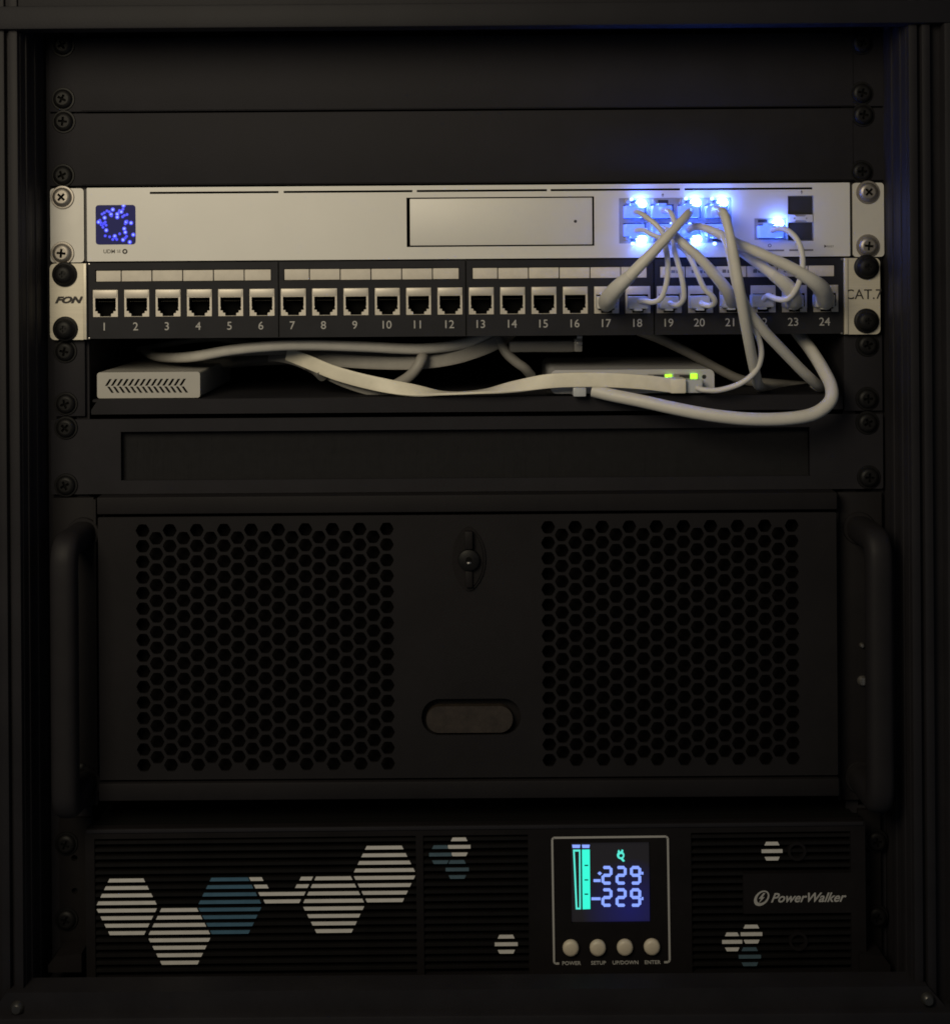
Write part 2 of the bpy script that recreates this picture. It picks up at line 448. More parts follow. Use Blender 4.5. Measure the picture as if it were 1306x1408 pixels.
bm = newbm(); add_plate(bm, rrect(gx0, gx1, gz0, gz1, 0.0005, 2), holes, GF, GF + 0.0012)
obj('faceplate', bm, 'gateway_silver', gw)
bm = newbm(); add_box(bm, gx0 + 0.0004, gx1 - 0.0004, GF + 0.011, 0.24, gz0 + 0.0004, gz1 - 0.0004)
for a, b, c, d in ((gx0 + .0002, gx0 + .0012, gz0 + .0013, gz1 - .0013), (gx1 - .0012, gx1 - .0002, gz0 + .0013, gz1 - .0013), (gx0 + .0002, gx1 - .0002, gz0 + .0002, gz0 + .0012), (gx0 + .0002, gx1 - .0002, gz1 - .0012, gz1 - .0002)):
    add_box(bm, a, b, GF + 0.00121, GF + 0.0109, c, d)
obj('chassis', bm, 'gateway_silver', gw)
for r in srects:
    bm = newbm(); add_box(bm, r[0] - .001, r[1] + .001, GF + 0.003, GF + 0.004, r[2] - .001, r[3] + .001); obj('vent_slot', bm, 'void_black', gw)
# drive bay door and the dark well behind its gap
bm = newbm(); add_box(bm, bay[0] - .001, bay[1] + .001, GF + .006, GF + .007, bay[2] - .001, bay[3] + .001); obj('bay_well', bm, 'void_black', gw)
bm = newbm(); add_box(bm, bay[0] + .0019, bay[1] - .0011, GF + .0002, GF + .005, bay[2] + .0008, bay[3] - .0007, 0.0004)
door = obj('bay_door', bm, 'gateway_silver', gw)
c = U(791, 304, GF); bm = newbm(); add_lathe(bm, c.x, c.z, [(0, GF + .00005), (0.0007, GF + .00005), (0.0009, GF + .0002)], 14); obj('bay_indicator', bm, 'ink_dark', door)
# ears
for a, b, sgn, sc in ((70.5, 116.5, -1, ((86, 271), (86, 348))), (1171, 1214, 1, ((1193, 264), (1193, 338)))):
    mid = (a + b) / 2
    bm = newbm()
    x0, x1 = U(a, 305).x, U(b, 305).x
    z0, z1 = U(645, 356.6).z, U(645, 255).z
    add_plate(bm, rrect(x0, x1, z0, z1, 0.002, 4), [], -0.0019, 0.0002)
    xi = x1 if sgn < 0 else x0
    e0, e1 = sorted((xi, xi - sgn * 0.0011))
    ear = obj('rack_ear', bm, 'gateway_ear', gw)
    bm = newbm(); add_box(bm, min(xi, xi - sgn * .0016) + .0001, max(xi, xi - sgn * .0016) - .0001, -0.0006, 0.03, z0 + .0004, z1 - .0004)
    obj('ear_bracket', bm, 'cage_dark', gw)
    for p in sc: screw(*p, ear, 's', y=-0.0020, rot=0.75 if p[1] < 300 else 0.1)
# square screen
bm = newbm(); add_plate(bm, rrect(R_scr[0] + .0001, R_scr[1] - .0001, R_scr[2] + .0001, R_scr[3] - .0001, 0.0017), [], GF + .0004, GF + .003)
scr = obj('screen', bm, 'screen_navy', gw)
dots = [(895,305),(890,345),(870,375),(825,400),(825,435),(935,405),(885,430),(775,350),(755,405),(710,365),(680,385),(655,400),(683,442),(630,470),(615,490),(690,490),(660,515),(700,525),(665,548),(702,583),(690,645),(740,655),(797,648),(775,685),(820,685),(890,690),(853,622),(930,650),(915,605),(903,565),(965,715),(1005,633),(980,500),(925,490),(935,480),(915,510),(850,360),(840,385),(905,415),(735,375),(645,520),(805,665),(915,668),(760,420),(640,495),(675,505)]
big = {(895,305),(775,350),(825,435),(683,442),(702,583),(797,648),(890,690),(915,605),(903,565),(965,715),(1005,633),(980,500),(825,400),(755,405),(615,490),(925,490),(870,375)}
dl = newbm(); db = newbm()
for (zx, zy) in dots:
    c = U(60 + zx * 0.1225, 245 + zy * 0.1225, GF)
    br = (zx, zy) in big
    add_lathe(db if br else dl, c.x, c.z, [(0, GF + .0001), (0.00055 if br else 0.00075, GF + .0001), (0.0007 if br else 0.0009, GF + .00035)], 10)
    if br: add_lathe(dl, c.x, c.z, [(0, GF + .00022), (0.00125, GF + .00025), (0.0013, GF + .0003)], 12)
obj('glowing_dots', dl, 'dot_blue', scr); obj('bright_dots', db, 'dot_bright', scr)
def gtext(s, px, py, size, m, **kw): return lettering('lettering', s, size, U(px, py, GF - .00008), gw, m, **kw)
gtext('UDM', 150.2, 345.6, 0.0031, 'ink_grey', bold=0.00006)
gtext('SE', 163.3, 345.4, 0.0025, 'ink_grey')
c = U(171.8, 345.4, GF); bm = newbm(); add_plate(bm, circ(c.x, c.z, .0015, 16), [circ(c.x, c.z, .0007, 12)], GF - .0001, GF + .0001); obj('logo_mark', bm, 'ink_dark', gw)
gtext('RESET', 1141.5, 338.6, 0.0016, 'ink_grey')
c = U(1134.5, 338.2, GF); bm = newbm(); add_plate(bm, [(c.x - .0006, c.z - .0009), (c.x + .0009, c.z), (c.x - .0006, c.z + .0009)], [], GF - .0001, GF + .0001); obj('arrow_mark', bm, 'ink_dark', gw)
for a, b, y in ((1039, 1078, 344), (1085, 1118, 343.6)):
    bm = newbm(); add_pbox(bm, a, y - 1.2, b, y + 1.2, GF - .0001, GF + .0001); obj('underline_mark', bm, 'ink_grey', gw)
c = U(1058, 337.2, GF); bm = newbm(); add_plate(bm, circ(c.x, c.z, .0011, 14), [circ(c.x, c.z, .0006, 10)], GF - .0001, GF + .0001); obj('globe_mark', bm, 'ink_grey', gw)
for px, py in ((1102, 263.5), (911, 267.5)):
    c = U(px, py, GF); bm = newbm(); add_plate(bm, [(c.x - .0008, c.z - .0003), (c.x, c.z + .001), (c.x + .0008, c.z - .0003), (c.x + .0002, c.z - .0003), (c.x + .0002, c.z - .0012), (c.x - .0002, c.z - .0012), (c.x - .0002, c.z - .0003)], [], GF - .0001, GF + .0001); obj('arrow_mark', bm, 'ink_grey', gw)
# port block: frame with eight openings
PW, PH = 31.5, 20.0
cols = [873.0, 910.6, 948.0, 985.3]
ph = []; ports = []
for r_, yy in enumerate((290.5, 316.0)):
    for ci, cx in enumerate(cols):
        pr = prc(cx - PW / 2, yy - PH / 2, cx + PW / 2, yy + PH / 2, GF)
        ph.append(rect(*pr)); ports.append((cx, yy - (cx - 928) * 0.00698 * 0, pr))
bm = newbm(); add_plate(bm, rect(R_block[0] + .0001, R_block[1] - .0001, R_block[2] + .0001, R_block[3] - .0001), ph, GF + .0004, GF + .010)
blk = obj('port_block', bm, 'port_metal', gw)
bm = newbm(); add_box(bm, R_block[0], R_block[1], GF + .0102, GF + .0106, R_block[2], R_block[3]); obj('port_back', bm, 'jack_inside', blk)
for ci, cx in enumerate(cols):                  # latch notches above / below each port
    for yy in (277.2, 329.3):
        bm = newbm(); add_pbox(bm, cx - 6, yy - 2.6, cx + 8, yy + 2.6, GF + .0002, GF + .0006); obj('latch_notch', bm, 'cage_dark', blk)
        bm = newbm(); add_pbox(bm, cx - 13.5, yy - 4, cx - 8.5, yy + 2, GF - .0006, GF + .0006, .0003)
        obj('light_pipe', bm, 'port_metal', blk)
# WAN port and SFP cages
pr = prc(1043, 308, 1079.5, 328, GF)
bm = newbm(); add_plate(bm, rect(R_wan[0] + .0001, R_wan[1] - .0001, R_wan[2] + .0001, R_wan[3] - .0001), [rect(*pr)], GF + .0004, GF + .010)
wan = obj('single_port', bm, 'port_metal', gw)
bm = newbm(); add_box(bm, R_wan[0], R_wan[1], GF + .0102, GF + .0106, R_wan[2], R_wan[3]); obj('port_back', bm, 'jack_inside', wan)
bm = newbm(); add_pbox(bm, 1042, 301.5, 1055, 305.5, GF + .0001, GF + .0006); obj('latch_notch', bm, 'cage_dark', wan)
A_ = prc(1083.8, 269.5, 1117.6, 294.5, GF); B_ = prc(1083.8, 305.5, 1117.6, 330.3, GF)
bm = newbm(); add_plate(bm, rect(R_sfp[0] + .0001, R_sfp[1] - .0001, R_sfp[2] + .0001, R_sfp[3] - .0001), [rect(*A_), rect(*B_)], GF + .0003, GF + .012)
sfp = obj('module_cage', bm, 'port_metal', gw)
for r in (A_, B_):
    bm = newbm(); add_box(bm, r[0] + .0002, r[1] - .0002, GF + .0012, GF + .002, r[2] + .0002, r[3] - .0002); obj('dust_flap', bm, 'cage_dark', sfp)
c = U(1100.5, 300, GF)
bm = newbm()
W_, H_ = 16.5 * K(GF), 5 * K(GF)
add_plate(bm, [(c.x - W_, c.z - H_), (c.x - W_ * .55, c.z - H_), (c.x - W_ * .4, c.z - H_ * .5), (c.x + W_ * .4, c.z - H_ * .5), (c.x + W_ * .55, c.z - H_), (c.x + W_, c.z - H_), (c.x + W_, c.z + H_), (c.x + W_ * .5, c.z + H_), (c.x + W_ * .35, c.z + H_ * .5), (c.x - W_ * .35, c.z + H_ * .5), (c.x - W_ * .5, c.z + H_), (c.x - W_, c.z + H_)],
          [circ(c.x - W_ * .5, c.z, .0006, 10), circ(c.x + W_ * .5, c.z, .0006, 10)], GF - .0003, GF + .0002)
obj('cage_divider', bm, 'gateway_ear', sfp)
# blue port lamps
def led(px, py, parent, rx=7.0, rz=6.3):
    c = U(px, py, GF - .003)
    bm = newbm()
    kx, kz = rx * K(GF), rz * K(GF)
    add_lathe(bm, c.x, c.z, [(0, GF - .0042), (0.45, GF - .0040), (0.8, GF - .0032), (1.0, GF - .0017), (1.0, GF + .0003)], 18, kx, kz)
    return obj('port_lamp', bm, 'led_blue', parent)
for px, py in ((882, 279.6), (957, 278.3), (994, 278.0), (882.6, 328.6), (958, 328.4)): led(px, py, blk)
led(1071, 306.5, wan)
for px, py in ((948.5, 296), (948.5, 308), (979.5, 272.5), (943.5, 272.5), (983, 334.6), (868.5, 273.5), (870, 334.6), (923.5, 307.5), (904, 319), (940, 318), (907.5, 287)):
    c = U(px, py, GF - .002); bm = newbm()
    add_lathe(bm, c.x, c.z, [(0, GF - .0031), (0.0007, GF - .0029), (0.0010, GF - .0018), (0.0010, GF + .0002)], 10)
    obj('painted_glint', bm, 'glint_glow', blk)  # glints on latches and plugs, put in as small glowing dots, not lamps

# ================================================================== PATCH PANEL
pp = thing('patch_panel', 'black 24-port patch panel with white numbers and silver ears, under the silver gateway', 'patch panel', (0, 0, U(645, 462).z))
PF = -0.0035
px0, px1 = U(121.5, 410, PF).x, U(1159.5, 410, PF).x
pz0, pz1 = U(645, 462, PF).z, U(645, 357.6, PF).z
JX = [145.0 + 43.05 * i for i in range(24)]
JT, JB = 394.3, 432.6                             # v-rows at the photo's middle column
def vz(v, y): return Z0 - (v - PYC) * K(y)
def ux(px, y, v=410): return U(px, v, y).x
holes = []; strips = []
for g in range(4):
    a, b = (131, 390, 649, 907)[g], (373, 631.5, 890, 1148)[g]
    strips.append((a, b)); holes.append(rect(ux(a, PF, 377), ux(b, PF, 377), vz(384, PF), vz(367.5, PF)))
for x in JX:
    holes.append(rect(ux(x - 17.6, PF), ux(x + 17.6, PF), vz(JB, PF), vz(JT, PF)))
bm = newbm(); add_plate(bm, rect(px0, px1, pz0, pz1), holes, PF, PF + .0016)
obj('faceplate', bm, 'patch_black', pp)
bm = newbm(); add_box(bm, px0 + .001, px1 - .001, PF + .0165, PF + .03, pz0 + .001, pz1 - .001); obj('rear_tray', bm, 'patch_black', pp)
bm = newbm(); add_box(bm, px0 + .0005, px1 - .0005, PF + .0017, PF + .016, pz1 - .0015, pz1 - .0005); add_box(bm, px0 + .0005, px1 - .0005, PF + .0017, PF + .016, pz0 + .0005, pz0 + .0015); obj('shell_edge', bm, 'patch_black', pp)
for sx in (383, 640.5, 899):
    bm = newbm(); add_box(bm, ux(sx - .9, PF), ux(sx + .9, PF), PF - .00015, PF + .0001, pz0 + .0003, pz1 - .0003); obj('module_seam', bm, 'void_black', pp)
for g, (a, b) in enumerate(strips):
    bm = newbm(); add_box(bm, ux(a, PF, 377) - .0008, ux(b, PF, 377) + .0008, PF + .0022, PF + .003, vz(384.8, PF), vz(366.7, PF)); obj('label_holder', bm, 'cage_dark', pp)
    for i in range(6):
        c0 = a + 1 if i == 0 else a + 35.3 + 42.3 * (i - 1) + .7
        c1 = b - 1 if i == 5 else a + 35.3 + 42.3 * i - .7
        bm = newbm(); tilt = random.uniform(-.00008, .00008)
        add_box(bm, ux(c0, PF, 377), ux(c1, PF, 377), PF + .0006 + random.uniform(-.0001, .0001), PF + .0018, vz(383.2, PF) + tilt, vz(368.4, PF) + tilt, .0002)
        lb = obj('port_label', bm, 'label_paper', pp)
        if g == 3 and i < 5:
            n = random.choice((3, 4)); xx = c0 + 8
            bm = newbm()
            for q in range(n):
                wv = random.uniform(2.5, 5.5)
                add_box(bm, ux(xx, PF, 377), ux(xx + wv, PF, 377), PF + .0003, PF + .0007, vz(377 + random.uniform(0, .8), PF), vz(373.5 - random.uniform(0, .8), PF)); xx += wv + 1.6
            obj('blurred_writing', bm, 'ink_grey', lb)
# keystone jacks (shared meshes)
jw, jh = 17.0 * K(PF), (JB - JT - 1.2) * K(PF)
def jack_mesh():
    bm = newbm()
    ow, on = 14.3 * K(PF), 7.6 * K(PF)
    top = jh - 11.2 * K(PF); mid = 7.8 * K(PF); low = .5 * K(PF)
    hole = [(-on, low), (on, low), (on * 1.02, mid * .55), (on * 1.45, mid * .62), (on * 1.45, mid), (ow, mid), (ow, mid + .0012), (ow * .96, mid + .0013), (ow * .96, mid + .002), (ow, mid + .0021), (ow, top), (-ow, top), (-ow, mid + .0021), (-ow * .96, mid + .002), (-ow * .96, mid + .0013), (-ow, mid + .0012), (-ow, mid), (-on * 1.45, mid), (-on * 1.45, mid * .62), (-on * 1.02, mid * .55)]
    add_plate(bm, rect(-jw, jw, 0, jh), [hole], PF - .0002, PF + .0009)
    add_box(bm, -jw + .0004, jw - .0004, PF - .0006, PF - .00021, top + .0004, jh - .0003, .00018)
    return finish(bm, 'keystone_jack', 'jack_metal')
JM = jack_mesh()
bm = newbm(); add_box(bm, -jw * .98, jw * .98, PF + .0100, PF + .0106, .0003, jh - .0003)
for sx in (-1, 1): add_box(bm, sx * jw * .95 - .0002, sx * jw * .95 + .0002, PF + .0010, PF + .0099, .0003, jh - .0003)
JB_M = finish(bm, 'jack_cavity', 'jack_inside')
bm = newbm()
for q in range(8): add_box(bm, -.0046 + q * .00122, -.0046 + q * .00122 + .0005, PF + .003, PF + .0095, jh - .0070, jh - .0067)
JC_M = finish(bm, 'contact_pins', 'contact_gold')
for i, x in enumerate(JX):
    base = Vector((ux(x, PF), 0, vz(JB - .6, PF)))
    j = inst('keystone_jack', JM, base, pp); inst('jack_cavity', JB_M, base, j); inst('contact_pins', JC_M, base, j)
    lettering('port_number', str(i + 1), 0.0066, Vector((ux(x - 1.6, PF, 446), PF - .0001, vz(446, PF))), pp, 'print_white', bold=0.00002)
# ears
for a, b, s, sc in ((68.5, 119, -1, ((89, 377), (90, 452))), (1160.5, 1210, 1, ((1191, 367), (1191, 441)))):
    x0, x1 = U(a, 410, -0.0047).x, U(b, 410, -0.0047).x
    z0, z1 = U(645, 463.3, -0.0047).z, U(645, 358.2, -0.0047).z
    r = .0028
    pts = []
    full = rrect(x0, x1, z0, z1, r, 4)
    for p in full:                                # rounded only on the outer side
        if s < 0 and p[0] > x1 - r: p = (x1, z0 if p[1] < (z0 + z1) / 2 else z1)
        if s > 0 and p[0] < x0 + r: p = (x0, z0 if p[1] < (z0 + z1) / 2 else z1)
        if not pts or pts[-1] != p: pts.append(p)
    if pts[0] == pts[-1]: pts.pop()
    bm = newbm(); add_plate(bm, pts, [], -0.0047, -0.0022)
    ear = obj('rack_ear', bm, 'ear_brushed', pp)
    xi = x1 if s < 0 else x0
    e0, e1 = sorted((xi - s * .0001, xi + s * .0020)); bm = newbm(); add_box(bm, e0, e1, -0.0056, -0.00475, z0 + .0002, z1 - .0002, .0003); obj('ear_fold', bm, 'ear_brushed', pp)
    for p in sc:
        c = U(*p, -0.0048); bm = newbm(); R = 16.3 * K()
        add_lathe(bm, c.x, c.z, [(R * .34, -.0098), (R * .52, -.0096), (R * .72, -.0088), (R * .84, -.0072), (R * .86, -.0066), (R * 1.0, -.0062), (R * 1.05, -.0055), (R * 1.05, -.00465)], 28)
        add_plate(bm, circ(c.x, c.z, R * .34, 28), [[(c.x + q[0], c.z + q[1]) for q in cross_hole(R * .26, R * .07)]], -.0098, -.0085)
        add_lathe(bm, c.x, c.z, [(0, -.0088), (R * .33, -.0088)], 12)
        obj('cup_screw', bm, 'screw_black', ear)
    for py in (361, 463):
        c = U(122.8 if s < 0 else 1157, py + (2 if s < 0 else -5), PF); bm = newbm(); add_lathe(bm, c.x, c.z, [(0, PF - .0007), (.0005, PF - .0006), (.0007, PF)], 10); obj('rivet', bm, 'steel', pp)
lettering('lettering', 'FON', 0.0050, U(93, 412.6, -0.0049), pp, 'ink_dark', shear=0.35, sx=1.42, bold=0.00028)
lettering('lettering', 'CAT.7', 0.0081, U(1187, 405, -0.0049), pp, 'ink_dark', sx=0.98)

# ================================================================== SHELF
sh = thing('rack_shelf', 'black metal rack shelf carrying small white devices and loose cables', 'shelf', (0, 0, U(645, 569).z))
s0, s1 = U(126, 556).x, U(1158, 556).x
zt, zb = U(645, 545.5).z, U(645, 566).z
bm = newbm()
add_plate(bm, [(s0, zb), (s1, zb), (s1, zt - .001), (s1 - .002, zt), (s0 + .004, zt), (s0, zt - .006)], [], -0.001, 0.0005)
add_box(bm, s0 + .0005, s1 - .0005, 0.00055, 0.26, zt - .0016, zt - .0002)
obj('tray', bm, 'powder_black', sh)
for a, b, sc in ((75, 117, ((90, 483), (91, 555))), (1160, 1213, ((1192, 474), (1192, 548)))):
    x0, x1 = U(a, 515).x, U(b, 515).x
    bm = newbm(); add_box(bm, x0, x1, -0.0004, 0.0026, U(645, 568.5).z, U(645, 463.5).z, .0005)
    ear = obj('rack_ear', bm, 'powder_black', sh)
    xi = x1 if a < 600 else x0
    bm = newbm(); add_box(bm, xi - .001 if a < 600 else xi, xi if a < 600 else xi + .001, 0.0028, 0.26, zb, U(645, 466).z); obj('side_flange', bm, 'powder_black', sh)
    for p in sc: screw(*p, ear, y=-0.0004)
bm = newbm(); add_box(bm, U(126, 500).x, U(1158, 500).x, 0.262, 0.264, zt, U(645, 470).z); obj('rear_lip', bm, 'void_black', sh)

# ================================================================== BRUSH PANEL
bp = thing('brush_panel', 'black cable entry panel with long dark rectangular brush opening below the shelf', 'panel', (0, 0, U(645, 676).z))
z0, z1 = U(645, 675.3).z, U(645, 572.5).z
op = (U(167, 625).x, U(1112.5, 622).x, U(640, 657).z, U(640, 590).z)
bm = newbm(); add_plate(bm, rrect(U(71, 620).x, U(1213, 620).x, z0, z1, .0012, 3), [rect(*op)], -0.0014, 0.0008)
obj('plate', bm, 'powder_black', bp)
bm = newbm(); add_box(bm, op[0] - .002, op[1] + .002, .0105, .0125, op[2] - .002, op[3] + .002)
obj('brush_backing', bm, 'void_black', bp)
for za, zc in ((op[2] - .001, (op[2] + op[3]) / 2), (op[3] + .001, (op[2] + op[3]) / 2)):
    bm = newbm(); x = op[0] - .001
    while x < op[1]:
        wv = random.uniform(.0005, .0008); dz = random.uniform(.0002, .0012) * (1 if za < zc else -1)
        lean = random.uniform(-.0001, .0001); yy = random.uniform(.0042, .0044)
        a = bm.verts.new((x, yy, za)); b = bm.verts.new((x + wv, yy, za)); c = bm.verts.new((x + wv + lean, yy + .0004, zc + dz)); d = bm.verts.new((x + lean, yy + .0004, zc + dz))
        e = bm.verts.new((x + wv / 2, yy + .002, za)); f = bm.verts.new((x + wv / 2 + lean, yy + .0022, zc + dz))
        bm.faces.new((a, b, c, d)); bm.faces.new((b, e, f, c)); bm.faces.new((e, a, d, f)); bm.faces.new((d, c, f))
        x += wv * .7
    obj('bristles', bm, 'brush_black', bp, kind='stuff')
for p in ((91, 588), (91, 667), (1192, 581), (1194, 656)): screw(*p, bp, y=-0.0015)

# ================================================================== SERVER CASE
sv = thing('server_case', 'black server case with two round-hole ventilation grids, lock and handles', 'server', (0, 0, U(645, 1104).z))
CF = -0.012
bm = newbm(); add_box(bm, U(134, 890, CF).x, U(1150, 890, CF).x, .002, .29, U(645, 1100).z, U(645, 684).z); obj('chassis', bm, 'mesh_foam', sv)
xa, xb = U(133, 700, CF).x, U(1151, 700, CF).x
bm = newbm(); add_box(bm, xa, xb, CF, .0018, U(645, 704, CF).z, U(645, 680.5, CF).z, .0008); obj('top_bar', bm, 'case_black', sv)
bm = newbm(); add_box(bm, xa, xb, CF - .001, .0018, U(645, 1098, CF).z, U(645, 1073.5, CF).z, .0012); obj('bottom_bar', bm, 'case_black', sv)
bm = newbm(); add_box(bm, xa + .0005, xb - .0005, CF + .006, .0019, U(645, 1072, CF).z, U(645, 1070, CF).z); add_box(bm, xa + .0005, xb - .0005, CF + .006, .0019, U(645, 707.5, CF).z, U(645, 705, CF).z); obj('door_gap', bm, 'void_black', sv)
# front door with two grids of holes, a key lock and an oval badge opening
dz0, dz1 = U(645, 1069.5, CF).z, U(645, 708, CF).z
k = K(CF)
R = 9.7 * k
holes = []
for x_first, x_last, py0, py1 in ((197, 532.5, 728.5, 1051.5), (754.5, 1089.5, 724, 1044.5)):
    for ci in range(19):
        px = x_first + (x_last - x_first) * ci / 18
        nrow = 16 if ci % 2 == 0 else 15
        for ri in range(nrow):
            ptch = (py1 - py0) / 15
            py = py0 + ptch * ri + (ptch / 2 if ci % 2 else 0)
            yl = py - (px - (x_first if px < 600 else 1089.5)) * .00698 * 0
            c = U(px + (py - 890) * .006 , py - (px - (365 if px < 600 else 922)) * .00698, CF)
            pts = []
            for q in range(12):
                a = q * math.pi / 6
                rr = R * (1.0 if q % 2 == 0 else .915)
                pts.append((c.x + rr * math.cos(a), c.z + rr * math.sin(a)))
            holes.append(pts)
badge = prc(579.5, 961, 716, 1011, CF)
holes.append(rrect(*badge, (badge[3] - badge[2]) / 2 * .98, 8))
lk = U(644.5, 768, CF)
bm = newbm(); add_plate(bm, rrect(xa + .0006, xb - .0006, dz0, dz1, .0006, 2), holes, CF, CF + .0016)
dr = obj('front_door', bm, 'case_black', sv)
bm = newbm()
for a, b in ((175, 556), (732, 1112)): add_box(bm, U(a, 890, CF).x, U(b, 890, CF).x, CF + .009, CF + .0105, dz0 + .001, dz1 - .001)
obj('filter_foam', bm, 'mesh_foam', dr)
bi = prc(586, 972, 705, 1008.5, CF)
bm = newbm(); add_box(bm, badge[0] - .001, badge[1] + .001, CF + .006, CF + .007, badge[2] - .001, badge[3] + .001); obj('badge_well', bm, 'plastic_black', dr)
bm = newbm(); add_plate(bm, rrect(*bi, (bi[3] - bi[2]) / 2 * .98, 8), [], CF + .0008, CF + .0058); bd = obj('oval_window', bm, 'badge_brown', dr)
# lock: lens-shaped escutcheon, round barrel, finger tab, keyhole
bm = newbm()
lens = []
for i in range(24):
    a = 2 * math.pi * i / 24
    lens.append((lk.x + 23 * k * math.cos(a) * (1 - .25 * abs(math.sin(a)) ** 3), lk.z + 44 * k * math.sin(a)))
add_plate(bm, [(p[0], p[1]) for p in lens], [], CF - .0012, CF - .0001)
add_plate(bm, [(lk.x + (p[0] - lk.x) * .86, lk.z + (p[1] - lk.z) * .9) for p in lens], [], CF - .002, CF - .00119)
lock = obj('lock', bm, 'plastic_black', dr)
bm = newbm(); Rr = 15 * k
add_lathe(bm, lk.x, lk.z, [(0, CF - .0060), (Rr * .75, CF - .0059), (Rr * .95, CF - .0052), (Rr, CF - .0035), (Rr, CF - .0021)], 24); obj('barrel', bm, 'screw_black', lock)
bm = newbm(); add_box(bm, lk.x - 5.5 * k, lk.x + 5.5 * k, CF - .0062, CF - .0022, lk.z + Rr * 1.02, lk.z + 40 * k, .0008)
add_box(bm, lk.x - 5 * k, lk.x + 5 * k, CF - .0042, CF - .0022, lk.z - 38 * k, lk.z - Rr * 1.02, .0008); obj('finger_tab', bm, 'plastic_black', lock)
bm = newbm(); add_plate(bm, circ(lk.x, lk.z + 1 * k, 4.2 * k, 14), [], CF - .0063, CF - .00601); obj('keyhole', bm, 'void_black', lock)
bm = newbm(); add_lathe(bm, lk.x, lk.z - 3.0 * k, [(0, CF - .0071), (1.6 * k, CF - .0069), (3.2 * k, CF - .0064)], 12, 1.0, .6); obj('key_slot_edge', bm, 'steel', lock)
# ears, handles and silver ear screws
for a, b, s in ((74, 131, -1), (1153, 1213, 1)):
    bm = newbm(); add_box(bm, U(a, 890).x, U(b, 890).x, -.0012, .0022, U(645, 1103).z, U(645, 680).z, .0006)
    add_box(bm, U(131 if s < 0 else 1149, 890).x, U(135 if s < 0 else 1153, 890).x, -.0030, .0022, U(645, 1102).z, U(645, 682).z, .0006)
    ear = obj('rack_ear', bm, 'case_black', sv)
    bx = ux(117, 0, 890) if s < 0 else ux(1180.5, 0, 890)
    zt_, zb_ = U(645, 729).z, U(645, 1071).z
    hy = -.041; r = .0072; q = .012
    P = [(bx, -.0011, zt_), (bx, -.018, zt_), (bx, hy + q * .55, zt_ - .0002), (bx, hy + q * .12, zt_ - q * .35), (bx, hy, zt_ - q), (bx, hy, zt_ - .03), (bx, hy, (zt_ + zb_) / 2), (bx, hy, zb_ + .03), (bx, hy, zb_ + q), (bx, hy + q * .12, zb_ + q * .35), (bx, hy + q * .55, zb_ + .0002), (bx, -.018, zb_), (bx, -.0011, zb_)]
    bm = newbm(); add_tube(bm, P, r, n=6, sides=20, sq=2.7); hd = obj('handle', bm, 'handle_black', sv, ang=60)
    for zz in (zt_, zb_):
        bm = newbm(); add_lathe(bm, bx, zz, [(r * .9, -.0032), (r * 1.25, -.0031), (r * 1.3, -.0025), (r * 1.3, -.0012)], 24); obj('handle_collar', bm, 'case_black', hd)
    if s > 0:
        for px, py, R_ in ((1185.5, 936, .0030), (1184.5, 887, .0014)):
            c = U(px, py, -.0012); bm = newbm(); add_lathe(bm, c.x, c.z, [(0, -.0036), (R_ * .7, -.0033), (R_, -.0022), (R_, -.0012)], 18); obj('screw', bm, 'steel', ear)
    else:
        c = U(112, 1056, -.0012); bm = newbm(); add_lathe(bm, c.x, c.z, [(0, -.0036), (.002, -.0033), (.003, -.0022), (.003, -.0012)], 18); obj('screw', bm, 'screw_black', ear)

# ================================================================== UPS
up = thing('power_backup', 'black slatted power backup unit with hexagon stripes and lit display at the bottom', 'power backup', (0, 0, U(645, 1345).z))
UF = -0.016                                      # slat fronts
k = K(UF)
def uu(px): return (px - 6.2 - PXC) * k          # measured at mid-height of the unit
def uz(v): return Z0 - (v - PYC) * k
ub0, ub1 = uu(119), uu(1190)
bm = newbm(); add_box(bm, ub0 + .004, ub1 - .004, -.002, .29, uz(1342), uz(1136)); obj('chassis', bm, 'void_black', up)
SL = [1154.2 + 10.36 * i for i in range(18)]
secs = [(131.5, 573), (583, 727), (951, 1170)]
# bezel: frame with three slatted windows and a display panel opening
def urect(px0, v0, px1, v1): return rect(uu(px0), uu(px1), uz(v1), uz(v0))
hl = [urect(a, 1148, b, 1340) for a, b in secs]
hl[2] = [(uu(951), uz(1340)), (uu(1170), uz(1340)), (uu(1170), uz(1260)), (uu(1022), uz(1260)), (uu(1022), uz(1205)), (uu(1170), uz(1205)), (uu(1170), uz(1148)), (uu(951), uz(1148))]
hl.append(urect(785.5, 1160, 894.5, 1271))
bm = newbm(); add_plate(bm, rrect(ub0, ub1, uz(1347), uz(1133.5), .0015, 3), hl, UF - .0008, UF + .004)
bz = obj('bezel', bm, 'plastic_black', up)
bm = newbm(); add_box(bm, ub0 + .001, ub1 - .001, UF + .010, UF + .012, uz(1346), uz(1135)); obj('bezel_back', bm, 'void_black', up)
bm = newbm(); add_box(bm, ub0 + .001, ub1 - .001, UF - .0016, UF - .0009, uz(1139.5), uz(1134.5), .0003); obj('bezel_lip', bm, 'powder_black', up)
SH = 2.35                                        # half slat height in px
